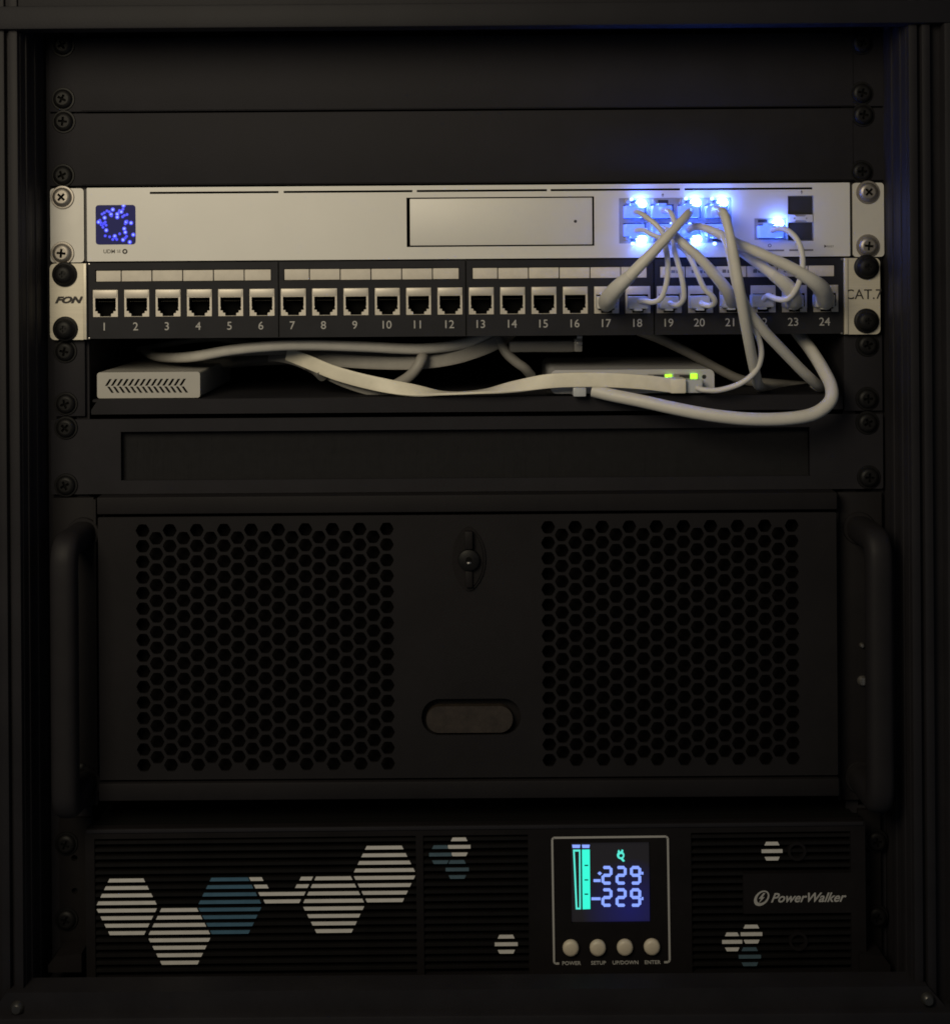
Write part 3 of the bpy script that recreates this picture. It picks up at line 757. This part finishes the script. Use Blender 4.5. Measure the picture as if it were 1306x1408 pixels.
def slat_mesh(wd):
    bm = newbm(); h = SH * k
    pr = [(-h, UF + .0005), (-h * .8, UF), (h * .8, UF), (h, UF + .0005), (h * .6, UF + .006), (-h * .6, UF + .006)]
    A = [bm.verts.new((0, y, z)) for z, y in pr]; B = [bm.verts.new((wd, y, z)) for z, y in pr]
    for i in range(6): bm.faces.new((A[i], A[(i + 1) % 6], B[(i + 1) % 6], B[i]))
    bm.faces.new(A); bm.faces.new(list(reversed(B)))
    return finish(bm, 'slat', 'slat_black', 20)
sm = [slat_mesh(uu(b) - uu(a) + .0006) for a, b in secs]
sm.append(slat_mesh(uu(1022) - uu(951) + .0006))
for v in SL:
    for si, (a, b) in enumerate(secs):
        m_ = sm[si]
        if si == 2 and 1202 < v < 1263: m_ = sm[3]
        inst('slat', m_, Vector((uu(a) - .0003, 0, uz(v))), up)
# hexagons painted on the slats: one print per hexagon, a stripe on every slat it crosses
def stripes(segs, material, name='hexagon_print', label=None):
    bm = newbm()
    for q in segs:
        v, a, b = q[:3]; sa, sb = q[3:] if len(q) > 3 else (.5, .5)
        hp = SH * .95; h = hp * k
        # the ends follow the hexagon's slanted sides
        add_plate(bm, [(uu(a + sa * hp), uz(v) - h), (uu(b + sb * hp), uz(v) - h), (uu(b - sb * hp), uz(v) + h), (uu(a - sa * hp), uz(v) + h)], [], UF - .00035, UF + .0004)
    return obj(name, bm, material, up, label)
def hexa(px0, px1, py0, py1, material, label=None):
    cx = (px0 + px1) / 2; Rr = (px1 - px0) / 2
    vc = (py0 + py1) / 2 + (cx - 645) * .0105; hh = (py1 - py0) / 2
    rows = sorted(sorted(SL, key=lambda v: abs(v - vc))[:8 if hh > 30 else 3])
    vc = sum(rows) / len(rows)                    # the print is registered to the slats
    segs = [(v, cx - (Rr - abs(v - vc) * .5), cx + (Rr - abs(v - vc) * .5), .5 * (v > vc + 1) - .5 * (v < vc - 1), .5 * (v < vc - 1) - .5 * (v > vc + 1)) for v in rows]
    stripes(segs, material, label=label)
hexa(132, 217.5, 1209, 1287, 'stripe_white', 'white striped hexagon furthest left')
hexa(203, 290.5, 1249.5, 1328, 'stripe_white', 'white striped hexagon sitting lower than the rest')
hexa(272, 361, 1207.5, 1285, 'stripe_blue', 'large blue striped hexagon')
hexa(416, 502.5, 1206.5, 1285, 'stripe_white', 'white striped hexagon right of the open bowl shape')
hexa(486, 573, 1164.5, 1242.5, 'stripe_white', 'white striped hexagon highest on the grille')
hexa(591, 622, 1164, 1189, 'stripe_blue_dim', 'small blue striped hexagon, upper one')
hexa(617, 648, 1151, 1178, 'stripe_white', 'small white striped hexagon above two blue ones')
hexa(613.5, 645.5, 1182, 1209, 'stripe_blue_dim', 'small blue striped hexagon, lower one')
hexa(680, 711.5, 1285, 1312, 'stripe_white', 'small lone white striped hexagon left of the buttons')
hexa(1048, 1076.7, 1156.5, 1182, 'stripe_white', 'small white striped hexagon beside the round hole')
hexa(992.4, 1020, 1282, 1308, 'stripe_white'); hexa(1018, 1047.7, 1271, 1297, 'stripe_white'); hexa(1015, 1045.6, 1301, 1327, 'stripe_blue_dim')
stripes([(SL[5], 344.5, 362), (SL[5], 413.5, 430, -.5, -.5), (SL[6], 351, 369), (SL[6], 407.5, 424.5, -.5, -.5), (SL[7], 357, 419.5, .5, -.5), (SL[8], 364, 413, .5, -.5)], 'stripe_white', label='white striped bowl-shaped half hexagon')
# round holes and logo
for px, v in ((1096.5, 1175.3), (1097, 1299)):
    c = Vector((uu(px), 0, uz(v))); bm = newbm()
    add_plate(bm, circ(c.x, c.z, 13 * k, 24), [circ(c.x, c.z, 9 * k, 24)], UF - .0007, UF + .003)
    ring = obj('screw_boss', bm, 'plastic_black', up)
    bm = newbm(); add_lathe(bm, c.x, c.z, [(0, UF + .0025), (9.4 * k, UF + .0025)], 20); obj('boss_hole', bm, 'void_black', ring)
c = Vector((uu(1047), 0, uz(1238.7)))
bm = newbm()
def sheared(pts): return [(c.x + x * k + z * k * .35, c.z + z * k) for x, z in pts]
o_ = sheared([(10 * math.cos(a * math.pi / 14), 10.5 * math.sin(a * math.pi / 14)) for a in range(28)])
i_ = sheared([(.6 + 7.0 * math.cos(a * math.pi / 14), 1 + 7.8 * math.sin(a * math.pi / 14)) for a in range(28)])
add_plate(bm, o_, [i_], UF - .0010, UF - .0007)
add_plate(bm, sheared([(0, 7.0), (-3.6, -.6), (-.4, -.6), (-1.6, -6.8), (3.6, 1.4), (.6, 1.4), (2.6, 7.0)]), [], UF - .00102, UF - .0007)
obj('emblem', bm, 'print_white', up)
lettering('lettering', 'PowerWalker', 0.0074, Vector((uu(1109.5), UF - .0009, uz(1239.0))), up, 'print_white', shear=0.42, sx=0.99, bold=0.00014)
# display panel: outline, glass, segments, buttons
def tr(px, py): return Vector((uu(px + (1245 - py) * .0105), 0, Z0 - ((py - 350) + (px - 645) * .0105) * k))
bm = newbm()
def seg(bm, a, b, hw, y0=UF - .00105, y1=UF - .0007):
    a, b = tr(*a), tr(*b); d = (b - a).normalized(); n = Vector((-d.z, 0, d.x)) * hw * k
    add_plate(bm, [(a.x + n.x, a.z + n.z), (a.x - n.x, a.z - n.z), (b.x - n.x, b.z - n.z), (b.x + n.x, b.z + n.z)], [], y0, y1)
o_ = [(761, 1151.3), (916.5, 1149.8)]
pts = [(769, 1324.2), (763.8, 1324.2), (761.9, 1322), (759.3, 1154), (761.2, 1151.4), (915.5, 1149.6), (918, 1151.8), (920.6, 1319.8), (918.4, 1322.3), (913, 1322.4)]
for a, b in zip(pts, pts[1:]):
    seg(bm, a, b, 1.35)
obj('outline_print', bm, 'print_white', up)
g0, g1 = tr(785.5, 1161), tr(894, 1270)
bm = newbm(); add_box(bm, g0.x, g1.x, UF + .0012, UF + .003, g1.z - .0004, g0.z, 0)
lcd = obj('display', bm, 'lcd_glass', up)
LY = (UF + .0006, UF + .00095)
def quad(bm, pts): add_plate(bm, [(tr(*p).x, tr(*p).z) for p in pts], [], *LY)
bm = newbm(); quad(bm, [(800.5, 1169.5), (811.2, 1169.3), (812, 1251), (801.5, 1251.4)]); bar = obj('level_bar', bm, 'lcd_teal', lcd)
bm = newbm()
for py in (1190.8, 1210.8, 1230.4): add_plate(bm, [(tr(*p).x, tr(*p).z) for p in ((804, py - .8), (809, py - .8), (809, py + .8), (804, py + .8))], [], UF + .0004, UF + .0007)
obj('bar_ticks', bm, 'lcd_green_dark', bar)
bm = newbm()
ou = [(788.2, 1169.5), (798.4, 1169.5), (799, 1251.5), (792, 1251.5)]; inn = [(790.6, 1171.8), (796.4, 1171.8), (797, 1249.5), (794.2, 1249.5)]
add_plate(bm, [(tr(*p).x, tr(*p).z) for p in ou], [[(tr(*p).x, tr(*p).z) for p in inn]], *LY); obj('load_bar', bm, 'lcd_frame_teal', lcd)
bm = newbm()
for a, b in ((787, 798.2), (800.4, 811.2)): quad(bm, [(a, 1162.8), (b, 1162.8), (b - .6, 1167), (a + .6, 1167)])
obj('bar_caps', bm, 'lcd_blue', lcd)
def digit(ch, x0, y0, x1, y1):
    on = {'2': 'abged', '9': 'abcdfg'}[ch]; bm = newbm(); t = 2.0; ym = (y0 + y1) / 2; g = .2
    def h(y): quad(bm, [(x0 + g, y), (x0 + g + t * .6, y - t), (x1 - g - t * .6, y - t), (x1 - g, y), (x1 - g - t * .6, y + t), (x0 + g + t * .6, y + t)])
    def vv(x, a, b): quad(bm, [(x, a + g), (x + t, a + g + t * .6), (x + t, b - g - t * .6), (x, b - g), (x - t, b - g - t * .6), (x - t, a + g + t * .6)])
    if 'a' in on: h(y0)
    if 'g' in on: h(ym)
    if 'd' in on: h(y1)
    if 'f' in on: vv(x0, y0, ym)
    if 'b' in on: vv(x1, y0, ym)
    if 'e' in on: vv(x0, ym, y1)
    if 'c' in on: vv(x1, ym, y1)
    obj('digit', bm, 'lcd_blue', lcd)
for y0, y1 in ((1194, 1215.5), (1224.7, 1246)):
    for ch, a, b in (('2', 829.3, 840.5), ('2', 848.8, 860), ('9', 868.6, 880)): digit(ch, a, y0, b, y1)
bm = newbm()
quad(bm, [(816.5, 1210.3), (826, 1210.3), (826, 1213.8), (816.5, 1213.8)]); quad(bm, [(813.5, 1235.3), (826, 1235.3), (826, 1238.8), (813.5, 1238.8)])
quad(bm, [(822, 1202), (825, 1199.6), (828, 1202), (825, 1204.6)]); quad(bm, [(882.4, 1200.2), (885, 1200.2), (885, 1203.6), (882.4, 1203.6)]); quad(bm, [(882.4, 1235), (885, 1235), (885, 1238.6), (882.4, 1238.6)])
obj('pointer_marks', bm, 'lcd_blue', lcd)
bm = newbm(); cc = tr(853.8, 1177.2)
add_plate(bm, circ(cc.x, cc.z, 5.2 * k, 16), [circ(cc.x + .0002, cc.z - .0002, 2.6 * k, 12)], *LY)
quad(bm, [(854, 1182.8), (857, 1181.5), (859.5, 1185), (857, 1186)]); quad(bm, [(849.5, 1172.5), (851, 1169.6), (852.6, 1171.2), (851.4, 1173)]); quad(bm, [(854.4, 1171.8), (855.2, 1169.2), (857.4, 1170.2), (857, 1172.6)])
obj('plug_symbol', bm, 'lcd_frame_teal', lcd)
for (px, py), wd in zip(((784.7, 1301.8), (821.8, 1301.6), (859, 1301), (896, 1300.3)), ('POWER', 'SETUP', 'UP/DOWN', 'ENTER')):
    c = tr(px, py); Rr = 11.1 * k; bm = newbm()
    add_lathe(bm, c.x, c.z, [(0, UF - .0040), (Rr * .6, UF - .0039), (Rr * .88, UF - .0034), (Rr, UF - .0024), (Rr, UF - .0006)], 28); bt = obj('button', bm, 'button_cream', up)
    bm = newbm(); add_plate(bm, circ(c.x, c.z, Rr * 1.22, 28), [circ(c.x, c.z, Rr * 1.03, 28)], UF - .0012, UF - .0007); obj('button_rim', bm, 'plastic_black', bt)
    lettering('lettering', wd, 0.0029, tr(px + 1, 1324 - (px - 785) * .012) + Vector((0, UF - .0009, 0)), up, 'print_white', bold=0.00005, sx=1.05)
# ears of the unit
for a, b, s in ((72, 119, -1), (1191, 1222, 1)):
    x0, x1 = uu(a), uu(b)
    bm = newbm(); hs = [circ((x0 + x1) / 2 - .001, uz(1190), .0018, 14), circ((x0 + x1) / 2 - .001, uz(1236), .0018, 14)]
    add_plate(bm, rect(max(x0, XL + .001), min(x1, XR - .001), uz(1345), uz(1134)), hs, -.0010, .0020); ear = obj('rack_ear', bm, 'plastic_black', up)
    for v in (1158, 1262): screw((92 if s < 0 else 1205), v, ear, y=-.0011)
up.rotation_euler = (0, math.radians(-0.2), 0)   # the unit sits a touch askew

# ================================================================== SMALL DEVICES ON THE SHELF
shz = zt - .0002                                  # shelf top
mc = thing('mini_computer', 'small off-white box with herringbone vent slots at the shelf left end', 'computer', (U(204, 530).x, 0.004, shz))
MF = 0.004
m0, m1 = U(133.5, 528, MF).x, U(275, 528, MF).x
mz0, mz1 = shz + .0004, U(204, 511.5, MF).z
hs = []
for i in range(14):
    for (ya, yb), d in (((521, 530.5), 1), ((531.5, 540.2), -1)):
        xm = 149 + i * 7.85 + (3.0 if d < 0 else 0)
        t_, b_ = U(xm + 3.0 * d, ya - i * .03, MF), U(xm - 3.0 * d, yb - i * .03, MF); w2 = 1.75 * K(MF)
        jj = lambda: random.uniform(-1e-5, 1e-5)
        hs.append([(b_.x - w2 + jj(), b_.z + jj()), (b_.x + w2 + jj(), b_.z + jj()), (t_.x + w2 + jj(), t_.z + jj()), (t_.x - w2 + jj(), t_.z + jj())])
bm = newbm(); add_plate(bm, rrect(m0, m1, mz0, mz1, .0016, 4), hs, MF, MF + .0015); obj('front_panel', bm, 'mini_white', mc)
bm = newbm(); add_box(bm, m0 + .001, m1 - .001, MF + .004, MF + .005, mz0 + .001, mz1 - .001); obj('vent_well', bm, 'void_black', mc)
bm = newbm(); add_plate(bm, rrect(m0, m1, mz0, mz1, .0016, 4), [], MF + .0052, MF + .105)
add_plate(bm, rrect(m0, m1, mz0, mz1, .0016, 4), [rrect(m0 + .0009, m1 - .0009, mz0 + .0009, mz1 - .0009, .001, 4)], MF + .00152, MF + .00518)
obj('body', bm, 'mini_white', mc)

rt = thing('network_router', 'flat white router with two green lights on the right half of the shelf', 'router', (U(855, 530).x, 0.004, shz))
RF = 0.004
r0, r1 = U(757, 523, RF).x, U(982, 523, RF).x
rz0, rz1 = shz + .0012, U(870, 508, RF).z
bm = newbm(); add_plate(bm, rrect(r0, r1, rz0, rz1, .0035, 5), [], RF, RF + .10)
bmesh.ops.bevel(bm, geom=[e for e in bm.edges if abs(e.verts[0].co.y - RF) < 1e-6 and abs(e.verts[1].co.y - RF) < 1e-6 and len(e.link_faces) == 2 and e.calc_face_angle(0) > 1.0], offset=.0008, segments=2, affect='EDGES')
obj('body', bm, 'router_white', rt)
for px in (905, 940):
    bm = newbm(); add_pbox(bm, px - 14, 514, px + 14, 533, RF - .0004, RF + .0004); pj = obj('port', bm, 'port_metal', rt)
    bm = newbm(); add_pbox(bm, px - 6, 515.5, px + 8, 519.5, RF - .0007, RF - .0003); obj('latch_notch', bm, 'cage_dark', pj)
for px, py in ((919, 518.4), (954, 517.3)):
    bm = newbm(); add_pbox(bm, px - 4.6, py - 3.7, px + 4.8, py + 3.8, RF - .0016, RF + .0006, .0004); obj('status_lamp', bm, 'led_green', rt)
bm = newbm(); add_pbox(bm, 950.5, 522.8, 957.5, 527, RF - .0009, RF + .0003); 
obj('lamp_reflection', bm, 'cage_dark', rt)  # small mark added for the green lamp's reflection, not a real part
bm = newbm(); add_lathe(bm, U(968, 518, RF).x, U(968, 518, RF).z, [(0, RF - .0002), (.001, RF - .0003), (.0013, RF)], 12); obj('reset_hole', bm, 'cage_dark', rt)
for px in (775, 962):
    c = U(px, 541, RF + .012); bm = newbm(); add_box(bm, c.x - .01, c.x + .01, RF + .008, RF + .022, shz + .0001, rz0 - .0001, .0003); obj('rubber_foot', bm, 'cage_dark', rt)

ad = thing('media_adapter', 'small dark grey adapter with a bright metal end under ports 14 to 16', 'adapter', U(745, 484, .02))
bm = newbm(); add_pbox(bm, 700, 468, 791, 484.5, .02, .032, .002); obj('shell', bm, 'grey_plug', ad)
bm = newbm(); add_pbox(bm, 789.5, 465, 800.5, 483.5, .018, .030, .0008); me_ = obj('metal_end', bm, 'port_metal', ad)
for py in (463, 472):
    bm = newbm(); add_pbox(bm, 793, py - 2.4, 800.8, py + 2.4, .0166, .0179, .0005); obj('contact_tab', bm, 'steel', me_)

# ================================================================== CABLES
TK, TN = .0031, .00155
def W(pts): return [U(*p) for p in pts]
def cable(label, pts, rad, m, name='network_cable', cat='cable', group=None, **kw):
    P = W(pts); bm = newbm()
    t = thing(name, label, cat, P[len(P) // 2], group)
    add_tube(bm, P, rad, n=10, sides=14, **kw); obj('jacket', bm, m, t, ang=80)
    return t
def plug(t, px, py, yf, w=27, h=17, m='plug_clear', proud=.008, latch=1):
    """modular plug standing out of a socket whose face lies at depth yf"""
    bm = newbm(); add_pbox(bm, px - w / 2, py - h / 2, px + w / 2, py + h / 2, yf - proud, yf + .007, .0007); p = obj('plug', bm, m, t)
    if latch:
        bm = newbm(); cy = py + latch * (h / 2 + 1.6); add_pbox(bm, px - 5.5, cy - 1.4, px + 5.5, cy + 1.4, yf - proud * 1.3, yf + .004, .0004); obj('latch', bm, m, p)
    return p
def boot(t, pts, rads, m='boot_grey'):
    bm = newbm(); add_tube(bm, W(pts), rads, n=6, sides=18, sq=2.4); return obj('boot', bm, m, t, ang=80)
JY = 418.6
def jy(x): return JY - (x - 645) * .00698
patch_group = 'patch leads between gateway and patch panel'
# A: top third port -> 17
t = cable('thick grey lead from gateway down left into port 17', [(948, 291, -.012), (947, 292, -.024), (942, 298, -.034), (920, 322, -.040), (890, 354, -.040), (862, 383, -.036), (845, 399, -.030), (836, 410, -.022), (834, jy(834), -.010)], [TK * .74, TK * .76, TK * .8, TK * .88, TK * 1.0, TK * 1.1, TK * 1.25, TK * 1.4, TK * 1.35], 'cable_grey', group=patch_group)
plug(t, 948, 290.5, GF, m='plug_lit', latch=-1); plug(t, 834, jy(834) - 1.5, PF, m='boot_grey')
boot(t, [(866, 379, -.037), (850, 394, -.033), (839, 407, -.026), (834.5, 414, -.017), (834, jy(834), -.011)], [.0034, .0042, .0047, .0048, .0046])
# B: top fourth port -> down over everything to the shelf
t = cable('thick grey lead from gateway hanging straight down in front onto the shelf', [(986, 291, -.012), (989, 290, -.028), (995, 294, -.040), (1002, 318, -.044), (1008, 350, -.045), (1016, 395, -.043), (1023, 435, -.036), (1031, 478, -.024), (1038, 512, -.010), (1043, 530, .006), (1052, 533, .03), (1080, 531, .06), (1120, 533, .08)], [TK * .8] + [TK * .85] * 3 + [TK * .98] * 9, 'cable_grey')
plug(t, 985.3, 290.5, GF, m='plug_lit', latch=-1)
boot(t, [(985.6, 291, -.011), (988, 290.5, -.022), (992, 291, -.033)], [.0038, .0033, .0028])
# C: bottom second -> 21
t = cable('thick grey lead curving from gateway down right into port 21', [(910.6, 316, -.012), (914, 316, -.022), (926, 322, -.029), (942, 337, -.033), (961, 354, -.034), (981, 376, -.033), (997, 396, -.028), (1004, 410, -.020), (1006, jy(1006), -.010)], [TK * .75, TK * .75, TK * .78, TK * .82, TK * .9, TK * 1.0] + [TK * 1.1] * 3, 'cable_grey', group=patch_group)
plug(t, 910.6, 316, GF, m='plug_lit'); plug(t, 1006, jy(1006) - 1.5, PF)
# F: bottom third -> 24
t = cable('thick grey lead running across right into port 24 beside the silver ear', [(948, 316, -.012), (952, 313, -.018), (962, 311.5, -.021), (981, 318, -.025), (1012, 334, -.030), (1045, 348, -.033), (1080, 364, -.034), (1108, 379, -.034), (1128, 393, -.029), (1134, 404, -.020), (1135, jy(1135), -.010)], [TK * .7] * 3 + [TK * .8, TK * .95, TK, TK * 1.05, TK * 1.05, TK * 1.3, TK * 1.4, TK * 1.4], 'cable_grey', group=patch_group)
plug(t, 948, 316, GF, m='plug_lit'); plug(t, 1135, jy(1135) - 1.5, PF, m='boot_grey')
boot(t, [(1098, 374, -.034), (1117, 386, -.033), (1129, 397, -.028), (1134, 408, -.020), (1135, jy(1135), -.012)], [.0034, .0040, .0045, .0047, .0045])
# E/D: port 23 up behind the hanging lead, then down to the shelf
t = cable('thick grey lead looping from port 23 behind the hanging lead down to the shelf', [(1092, jy(1092), -.010), (1091, 408, -.019), (1084, 394, -.026), (1064, 378, -.026), (1036, 357, -.022), (1014, 341, -.020), (1006, 340, -.024), (1008, 355, -.030), (1014, 390, -.034), (1024, 420, -.032), (1046, 450, -.026), (1078, 484, -.016), (1106, 513, -.006), (1124, 529, .006), (1128, 533, .020), (1120, 533, .05)], [TK * 1.4, TK * 1.4, TK * 1.25, TK * 1.05] + [TK] * 12, 'cable_grey')
plug(t, 1092, jy(1092) - 1.5, PF, m='boot_grey')
boot(t, [(1062, 377, -.026), (1078, 389, -.0265), (1088, 401, -.024), (1092, 411, -.018), (1092, jy(1092), -.011)], [.0033, .0040, .0045, .0047, .0045])
# thin leads
thin = dict(group=patch_group)
t = cable('thin white lead from gateway corner port bending into port 18', [(873, 291, -.010), (878, 291.5, -.017), (888, 298, -.024), (904, 311, -.028), (913, 325, -.029), (916, 345, -.029), (918, 365, -.029), (916, 390, -.028), (909, 409, -.026), (898, 415, -.023), (886, 413.5, -.018), (879, jy(879) - 3, -.011)], TN, 'cable_white', **thin)
plug(t, 873, 290.5, GF, m='plug_lit', latch=-1); plug(t, 877.6, jy(877) - 1, PF)
t = cable('thin white lead from gateway second upper port into port 19', [(911, 290, -.010), (917, 289.5, -.017), (923, 294, -.022), (927, 306, -.025), (926, 322, -.026), (927, 342, -.027), (932, 362, -.028), (938, 385, -.028), (940, 408, -.026), (934, 418, -.022), (927, 419, -.017), (921, jy(920), -.011)], TN, 'cable_white', **thin)
plug(t, 910.6, 290.5, GF, m='plug_lit', latch=-1); plug(t, 920, jy(920) - 1, PF)
t = cable('thin white lead from gateway lower corner port with small loop into port 20', [(873, 317, -.010), (884, 316, -.016), (896, 322, -.020), (918, 331, -.022), (938, 341, -.024), (949, 355, -.026), (958, 374, -.027), (968, 396, -.027), (979, 407, -.026), (982.5, 415, -.024), (977, 420, -.020), (968, 419, -.016), (963, jy(963), -.011)], TN, 'cable_white', **thin)
plug(t, 873, 316, GF, m='plug_lit'); plug(t, 963, jy(963) - 1, PF)
t = cable('thin white lead arching from the single right gateway port into port 22', [(1061, 317, -.010), (1070, 314, -.018), (1083, 317, -.026), (1096, 330, -.032), (1103, 352, -.034), (1102, 376, -.033), (1094, 398, -.030), (1082, 411, -.026), (1068, 411, -.021), (1056, 406.5, -.015), (1050, jy(1050) - 4, -.011)], TN * 1.05, 'cable_white', **thin)
plug(t, 1061, 318, GF, w=33, m='plug_lit', latch=-1); plug(t, 1049, jy(1049) - 2, PF, w=30)
# h: bottom fourth -> router
t = cable('thin white lead dropping behind the hanging lead and curling into the router', [(985, 316, -.012), (989, 317, -.022), (995, 328, -.031), (1002, 350, -.036), (1010, 390, -.036), (1022, 425, -.032), (1036, 450, -.026), (1045, 472, -.022), (1046, 492, -.019), (1038, 511, -.016), (1018, 527, -.013), (990, 536, -.011), (968, 536, -.009), (958, 533, -.006)], TN * 1.05, 'cable_white')
plug(t, 985.3, 316, GF, m='plug_lit')
bm = newbm(); add_pbox(bm, 944, 522, 966, 540.5, RF - .009, RF - .0005, .001); obj('plug', bm, 'plug_clear', t)
# G: overhanging loop
t = cable('thick grey cable looping out over the shelf front edge below port 23', [(1085, 440, .040), (1097, 458, .026), (1114, 480, .012), (1131, 507, -.004), (1143, 533, -.016), (1140, 553, -.022), (1118, 569, -.026), (1080, 575.5, -.028), (1030, 576, -.028), (980, 571, -.026), (930, 562, -.022), (880, 551, -.016), (840, 543, -.010), (815, 537, -.006)], TK * 1.2, 'cable_grey')
bm = newbm(); add_pbox(bm, 788, 533, 806, 545.5, -.010, .003, .001); obj('plug', bm, 'plug_clear', t)
# flat cream ribbon
P = [(395, 486, .030), (425, 498, .022), (462, 513, .014), (510, 526, .008), (560, 535.5, .003), (610, 540.5, -.002), (660, 538.5, -.004), (710, 531, -.006), (760, 523.5, -.008), (820, 522, -.009), (880, 525, -.009), (925, 530, -.008), (942, 531, -.006)]
upv = [(0, 0, 1)] * 3 + [(0, .05, 1), (0, .6, .8), (0, 1, .06), (0, 1, .06), (0, .7, .7), (0, .12, 1)] + [(0, .05, 1)] * 4
pw = W(P)
t = thing('ribbon_cable', 'flat cream ribbon cable twisting along the shelf across the router front', 'cable', pw[6])
bm = newbm(); add_tube(bm, pw, 1.0, n=12, sides=14, flat=(.0042, .0008), up=upv, sq=5); obj('jacket', bm, 'cable_cream', t, ang=50)
bm = newbm(); add_pbox(bm, 921, 520.5, 943.5, 541, RF - .013, RF - .0005, .001); obj('plug', bm, 'cable_cream', t)
# flat grey cable above it
P = [(370, 489, .05), (400, 489, .040), (450, 494, .032), (510, 498.5, .028), (570, 499, .026), (620, 493, .026), (660, 481, .028), (690, 467, .034), (705, 455, .042)]
t = thing('ribbon_cable', 'flat dim grey cable behind the round one, rising to the right under port 13', 'cable', U(*P[4]))
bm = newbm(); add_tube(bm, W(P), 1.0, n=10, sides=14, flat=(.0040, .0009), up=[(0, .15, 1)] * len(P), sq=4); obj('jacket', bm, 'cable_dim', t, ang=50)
cable('round pale cable lying across the shelf above the white box', [(200, 484, .10), (215, 490, .06), (240, 491.5, .034), (270, 489.5, .022), (320, 481, .015), (375, 475.5, .012), (430, 474, .012), (500, 476.5, .014), (570, 479.5, .018), (620, 475.5, .024), (660, 466, .032), (690, 455, .040)], [TK * .9, TK * .9, TK * .95] + [TK * 1.02] * 9, 'cable_grey')
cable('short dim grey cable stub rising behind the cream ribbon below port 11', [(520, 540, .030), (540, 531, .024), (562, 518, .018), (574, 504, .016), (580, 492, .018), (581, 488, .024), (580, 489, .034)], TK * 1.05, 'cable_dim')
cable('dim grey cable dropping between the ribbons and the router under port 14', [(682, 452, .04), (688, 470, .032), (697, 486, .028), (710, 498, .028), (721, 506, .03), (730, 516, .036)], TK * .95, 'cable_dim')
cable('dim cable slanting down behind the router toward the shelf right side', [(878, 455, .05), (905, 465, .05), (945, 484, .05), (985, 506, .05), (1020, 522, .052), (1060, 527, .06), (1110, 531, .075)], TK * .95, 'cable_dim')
cable('dark grey flat cable bundle lying at the shelf back above the white box', [(230, 500, .09), (300, 499, .08), (350, 495, .06), (400, 494, .05), (430, 505, .03), (444, 516, .02)], TK * 1.2, 'grey_plug')

# further strands in the tangle on the shelf
P = [(372, 488, .045), (405, 494, .036), (440, 509, .030), (478, 526, .024), (520, 538, .020), (575, 543, .018)]
t = thing('ribbon_cable', 'dim flat cable half hidden underneath the cream ribbon below port 8', 'cable', U(*P[2]))
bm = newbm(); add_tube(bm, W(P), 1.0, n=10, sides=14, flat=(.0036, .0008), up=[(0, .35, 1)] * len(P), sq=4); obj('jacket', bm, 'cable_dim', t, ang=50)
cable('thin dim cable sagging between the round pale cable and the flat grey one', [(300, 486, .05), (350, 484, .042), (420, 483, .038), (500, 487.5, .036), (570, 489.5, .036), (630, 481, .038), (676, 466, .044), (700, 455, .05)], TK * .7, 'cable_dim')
cable('thin dark cable looping at the shelf back left under ports 3 to 5', [(190, 480, .10), (225, 474, .085), (262, 468, .08), (300, 466, .08), (338, 471, .075), (372, 480, .065)], TK * .6, 'grey_plug')
